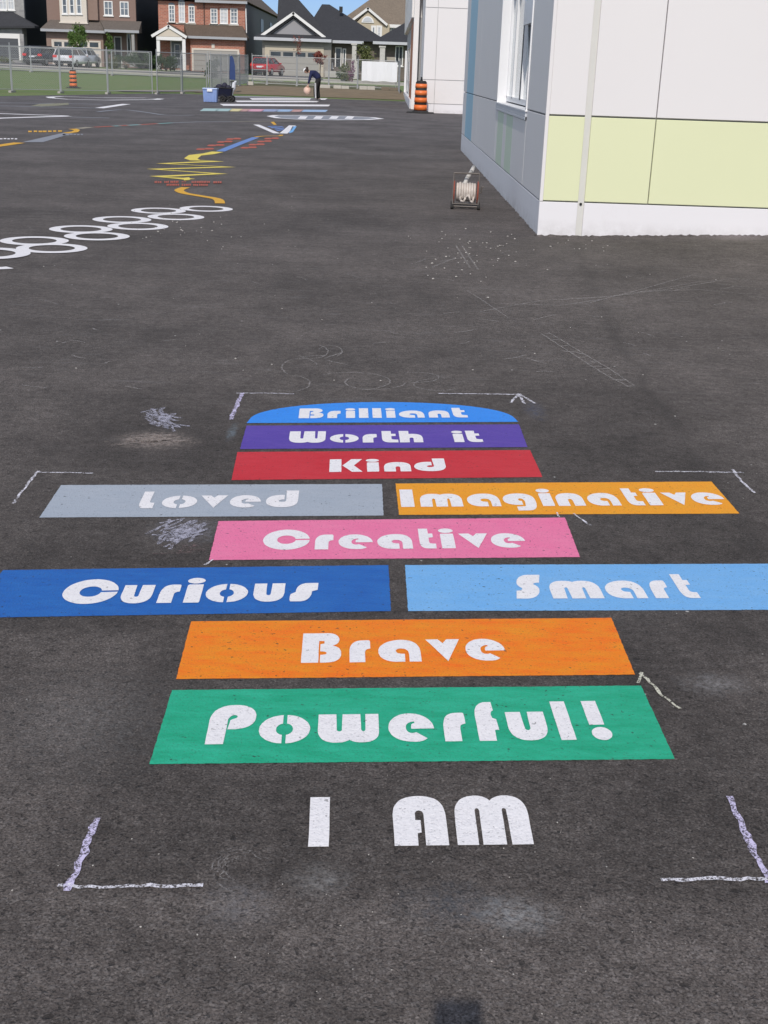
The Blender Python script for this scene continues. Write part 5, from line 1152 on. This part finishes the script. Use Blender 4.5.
shrub(347,113,.5,1.5,LEAFO,'loose olive shrub left of the purple flowering bush',600)
shrub(352.5,110,.32,1.6,LEAFP,'purple flowering bush in front of the bungalow porch column',420,.06)
shrub(113,121,.5,.9,LEAFO,'low pale shrub by the brown house step',400)
shrub(6,124,1.0,.5,LEAFO,'low hedge tuft on the first lawn',300)
# pale edging stones behind the bank
STN=plain('pale_edging_stone',(.52,.49,.44),.9,.2,3)
k=0
labels=['pale edging slab behind the bank, left end below the red car','pale edging slab right of the bending person','long pale edging slab in the middle of the bank top','pale edging slab left of the brown plank','low weathered plank lying at the right end of the bank']
for (a,b_,y) in ((247,254,85),(318,331,86),(334,350,87),(360,376,87.5),(382,399,89.5)):
    x0_,x1_=gx(a,83.5),gx(b_,83.5); m=MB(); z=hg(x0_,83.5); nn=max(1,int((x1_-x0_)/.45))
    for i in range(nn):
        u0=x0_+(x1_-x0_)*i/nn; m.box((u0,83.2+random.uniform(-.05,.05),z+.02),(u0+(x1_-x0_)/nn-.02,83.6,z+.20+random.uniform(0,.06)),.02)
    o=m.build('edging_stone',STN if k<4 else plain('weathered_wood',(.20,.16,.12),.9,.3,3)); o.name='edging_stone' if k<4 else 'plank'; tag(o,labels[k],'edging stone' if k<4 else 'plank'); k+=1
# ---------------------------------------------------------------- person bending over the far crossing
SKIN=plain('skin',(.48,.29,.21),.55,.05,8); HAIR=plain('dark_brown_hair',(.035,.02,.013),.7,.3,30); NAVYC=plain('navy_sweatshirt',(.012,.017,.065),.85,.25,9); BLACKC=plain('black_trousers',(.012,.012,.014),.8,.25,9); SHOE=plain('grey_trainers',(.10,.10,.11),.7,.2,12)
def skin(name,nodes,edges,m,parent,sub=2,root_i=0):
    me=bpy.data.meshes.new(name); me.from_pydata([Vector(n[0]) for n in nodes],edges,[]); o=bpy.data.objects.new(name,me); COL.objects.link(o)
    md=o.modifiers.new('skin','SKIN'); md.use_smooth_shade=True
    for i,nd in enumerate(nodes):
        r_=nd[1]; sv=me.skin_vertices[0].data[i]; sv.radius=(r_,r_) if isinstance(r_,float) else r_; sv.use_root=(i==root_i)
    s=o.modifiers.new('sub','SUBSURF'); s.levels=sub; s.render_levels=sub
    dg=bpy.context.evaluated_depsgraph_get(); ev=o.evaluated_get(dg); m2=bpy.data.meshes.new_from_object(ev); o.modifiers.clear(); o.data=m2
    m2.materials.clear(); m2.materials.append(m)
    for p in m2.polygons: p.use_smooth=True
    o.parent=parent; return o
g=G(314,101)
P0=(g.x,g.y,0)
root=thing('person',P0,'person in a navy sweatshirt, black trousers and white cap, bending down over the white stripes','person')
# x left is forward
pel=(.21,0,.90)
body=[(pel,.10),((.16,0,1.02),.10),((.02,0,1.12),.12),((-.13,0,1.18),.10),((-.22,0,1.21),.05),((-.28,0,1.23),.048),
 ((.16,-.09,.86),.085),((.06,-.10,.50),.056),((.10,-.10,.10),.038),((-.06,-.11,.045),.035),
 ((.17,.09,.86),.085),((.12,.10,.50),.056),((.22,.11,.10),.038),((.07,.12,.045),.035),
 ((-.13,-.17,1.13),.052),((-.20,-.19,.88),.040),((-.25,-.11,.66),.028),
 ((-.13,.17,1.13),.052),((-.21,.19,.88),.040),((-.28,.12,.66),.028)]
ed=[(0,1),(1,2),(2,3),(3,4),(4,5),(0,6),(6,7),(7,8),(8,9),(0,10),(10,11),(11,12),(12,13),(3,14),(14,15),(15,16),(3,17),(17,18),(18,19)]
B_=skin('body',body,ed,SKIN,root)
# head, face and hands joined into the body mesh
bm_=bmesh.new(); bm_.from_mesh(B_.data)
hm=Matrix.Translation((-.36,0,1.25))@Matrix.Rotation(R(-58),4,'Y')
def hb(c,r,sc): bmesh.ops.create_uvsphere(bm_,u_segments=16,v_segments=12,radius=r,matrix=hm@Matrix.Translation(c)@Matrix.Diagonal((*sc,1)))
hb((0,0,0),.095,(1.0,.80,1.2)); hb((-.035,0,-.055),.06,(1,.85,1)); hb((-.098,0,-.01),.016,(1.1,.8,1.5)); hb((-.085,0,-.052),.016,(.6,1.6,.5))
for s in (-1,1): hb((0,s*.078,0),.022,(.7,.4,1.2)); hb((-.084,s*.032,.015),.012,(.7,1,.7))
for s in (-1,1):
    w=Vector((-.25,s*.11,.66)) if s<0 else Vector((-.28,s*.12,.66))
    bmesh.ops.create_uvsphere(bm_,u_segments=10,v_segments=8,radius=.042,matrix=Matrix.Translation(w+Vector((-.015,0,-.055)))@Matrix.Diagonal((.95,.5,1.15,1)))
    for k,(dx,L_) in enumerate(((-.032,.060),(-.011,.070),(.010,.066),(.030,.052))):
        a=w+Vector((-.015+dx,0,-.09)); m1=a+Vector((-.006,-s*.012,-L_*.55)); e_=m1+Vector((-.004,-s*.020,-L_*.4))
        for p_,q_,r1,r2 in ((a,m1,.0095,.009),(m1,e_,.009,.0065)):
            d_=q_-p_; bmesh.ops.create_cone(bm_,cap_ends=True,segments=8,radius1=r1,radius2=r2,depth=d_.length,matrix=Matrix.Translation((p_+q_)/2)@d_.to_track_quat('Z','Y').to_matrix().to_4x4())
    a=w+Vector((-.045,0,-.045)); e_=a+Vector((-.035,-s*.02,-.045)); d_=e_-a
    bmesh.ops.create_cone(bm_,cap_ends=True,segments=8,radius1=.012,radius2=.009,depth=d_.length,matrix=Matrix.Translation((a+e_)/2)@d_.to_track_quat('Z','Y').to_matrix().to_4x4())
bm_.to_mesh(B_.data); bm_.free()
for p in B_.data.polygons: p.use_smooth=True
T=[(pel,.15),((.15,0,1.03),.155),((.02,0,1.13),.165),((-.13,0,1.18),.13),((-.21,0,1.205),.075),((-.13,-.17,1.13),.075),((-.20,-.19,.88),.058),((-.245,-.125,.70),.045),((-.13,.17,1.13),.075),((-.21,.19,.88),.058),((-.275,.13,.70),.045)]
skin('sweatshirt',T,[(0,1),(1,2),(2,3),(3,4),(3,5),(5,6),(6,7),(3,8),(8,9),(9,10)],NAVYC,root)
K=[((.23,0,.90),.155),((.16,-.09,.84),.125),((.06,-.10,.50),.098),((.08,-.10,.10),.080),((.17,.09,.84),.125),((.14,.10,.50),.098),((.20,.11,.10),.080),((.17,0,1.0),.14)]
skin('trousers',K,[(0,1),(1,2),(2,3),(0,4),(4,5),(5,6),(0,7)],BLACKC,root)
b=MB(); b.solid([(.02,-.215,.76),(.09,-.215,.76),(.03,-.205,.50),(.10,-.205,.5),(.05,-.186,.12),(.11,-.186,.12)],[(0,1,3,2),(2,3,5,4)]); bmesh.ops.solidify(b.bm,geom=b.bm.faces[:],thickness=.012); b.build('side_stripe',WFRAME,root)
for x,y in ((.0,-.11),(.13,.12)):
    b=MB(); b.ball((x,y,.05),1,(.17,.065,.075),14,8); b.box((x-.16,y-.055,.0),(x+.16,y+.055,.03),.008); b.build('shoe',SHOE,root,True)
b=MB(); b.ball((0,0,0),.10,(1,.85,1.2),16,12)
for v in list(b.bm.verts):
    if v.co.x<-.035 and v.co.z<.06: v.co.x=-.035
b.ball((.10,0,.02),.045,(1,.8,1.2),10,8)
o=b.build('hair',HAIR,root,True); o.data.transform(hm@Matrix.Translation((.012,0,.004))@Matrix.Diagonal((1.06,1.08,1.05,1)))
b=MB(); b.ball((-.01,0,-.01),.128,(1.05,.95,1.1),18,12)
bmesh.ops.delete(b.bm,geom=[v for v in b.bm.verts if v.co.z<.035],context='VERTS'); b.prism([(-.06+.10*math.cos(R(a))*-1 if False else -.07-.11*math.sin(R(a)),.085*math.cos(R(a)),.045) for a in range(0,181,15)],(0,0,.008))
o=b.build('cap',TRIMW,root,True); o.data.transform(hm)
b=MB(); b.ball((0,0,0),.165,(1,1,1),24,16); o=b.build('ball',plain('peach_vinyl',(.72,.50,.40),.55,.06,8),smooth=True); o.location=(g.x-.30,g.y-.0,.43); tag(o,'round peach coloured ball held low in the hands of the bending person','ball')
# ---------------------------------------------------------------- the phone whose shadow falls on the asphalt
ax=Xv*0
cam_r=Vector((Xv.x,Yv.x,-Dn.x)); cam_d=Vector((Xv.y,Yv.y,-Dn.y)); cam_f=Vector((Xv.z,Yv.z,-Dn.z))
rot=Matrix((cam_r,-cam_d,-cam_f)).transposed()
b=MB(); b.box((-.062,-.140,.004),(.012,.012,.012),.003); o=b.build('phone',BLK); o.matrix_world=Matrix.Translation((0,0,H))@rot.to_4x4(); tag(o,'dark phone held out over the asphalt, its small square shadow falls at the bottom edge','phone')
# ---------------------------------------------------------------- camera and light
cam=bpy.data.cameras.new('camera'); co=bpy.data.objects.new('camera',cam); COL.objects.link(co)
co.matrix_world=Matrix.Translation((0,0,H))@rot.to_4x4()
cam.sensor_fit='VERTICAL'; cam.sensor_height=24.; cam.sensor_width=18.; cam.lens=F/1024*24.; cam.clip_start=.02; cam.clip_end=5000
scene.camera=co
sd=ray(474,1006).normalized()      # light travels this way: phone to its shadow
sun=bpy.data.lights.new('sun','SUN'); so=bpy.data.objects.new('sun',sun); COL.objects.link(so)
so.rotation_euler=sd.to_track_quat('-Z','Y').to_euler(); so.location=(0,-20,40); sun.energy=2.85; sun.angle=R(.5); sun.color=(1,.94,.86)
w=bpy.data.worlds.new('World'); scene.world=w; w.use_nodes=True
sk=w.node_tree.nodes.new('ShaderNodeTexSky'); sk.sky_type='NISHITA'; sk.sun_disc=False
ts=-sd; sk.sun_elevation=math.asin(ts.z); sk.sun_rotation=math.atan2(ts.x,ts.y); sk.air_density=1.0; sk.dust_density=.2; sk.ozone_density=3.0
bg=w.node_tree.nodes['Background']
wn=w.node_tree; tcw=wn.nodes.new('ShaderNodeTexCoord'); sx=wn.nodes.new('ShaderNodeSeparateXYZ'); wn.links.new(tcw.outputs['Generated'],sx.inputs[0])
mr=wn.nodes.new('ShaderNodeMapRange'); wn.links.new(sx.outputs[2],mr.inputs[0]); mr.inputs[1].default_value=.05; mr.inputs[2].default_value=.17
mx=wn.nodes.new('ShaderNodeMix'); mx.data_type='RGBA'; wn.links.new(mr.outputs[0],mx.inputs[0]); mx.inputs[6].default_value=(.36,.47,.78,1); mx.inputs[7].default_value=(1.80,1.30,.98,1)
ml=wn.nodes.new('ShaderNodeMix'); ml.data_type='RGBA'; ml.blend_type='MULTIPLY'; ml.inputs[0].default_value=1; wn.links.new(sk.outputs[0],ml.inputs[6]); wn.links.new(mx.outputs[2],ml.inputs[7]); wn.links.new(ml.outputs[2],bg.inputs[0]); bg.inputs[1].default_value=.15
scene.view_settings.view_transform='Standard'; scene.view_settings.look='None'; scene.view_settings.gamma=1; scene.view_settings.use_curve_mapping=False; scene.view_settings.exposure=-.08
scene.render.engine='CYCLES'; scene.render.resolution_x=768; scene.render.resolution_y=1024
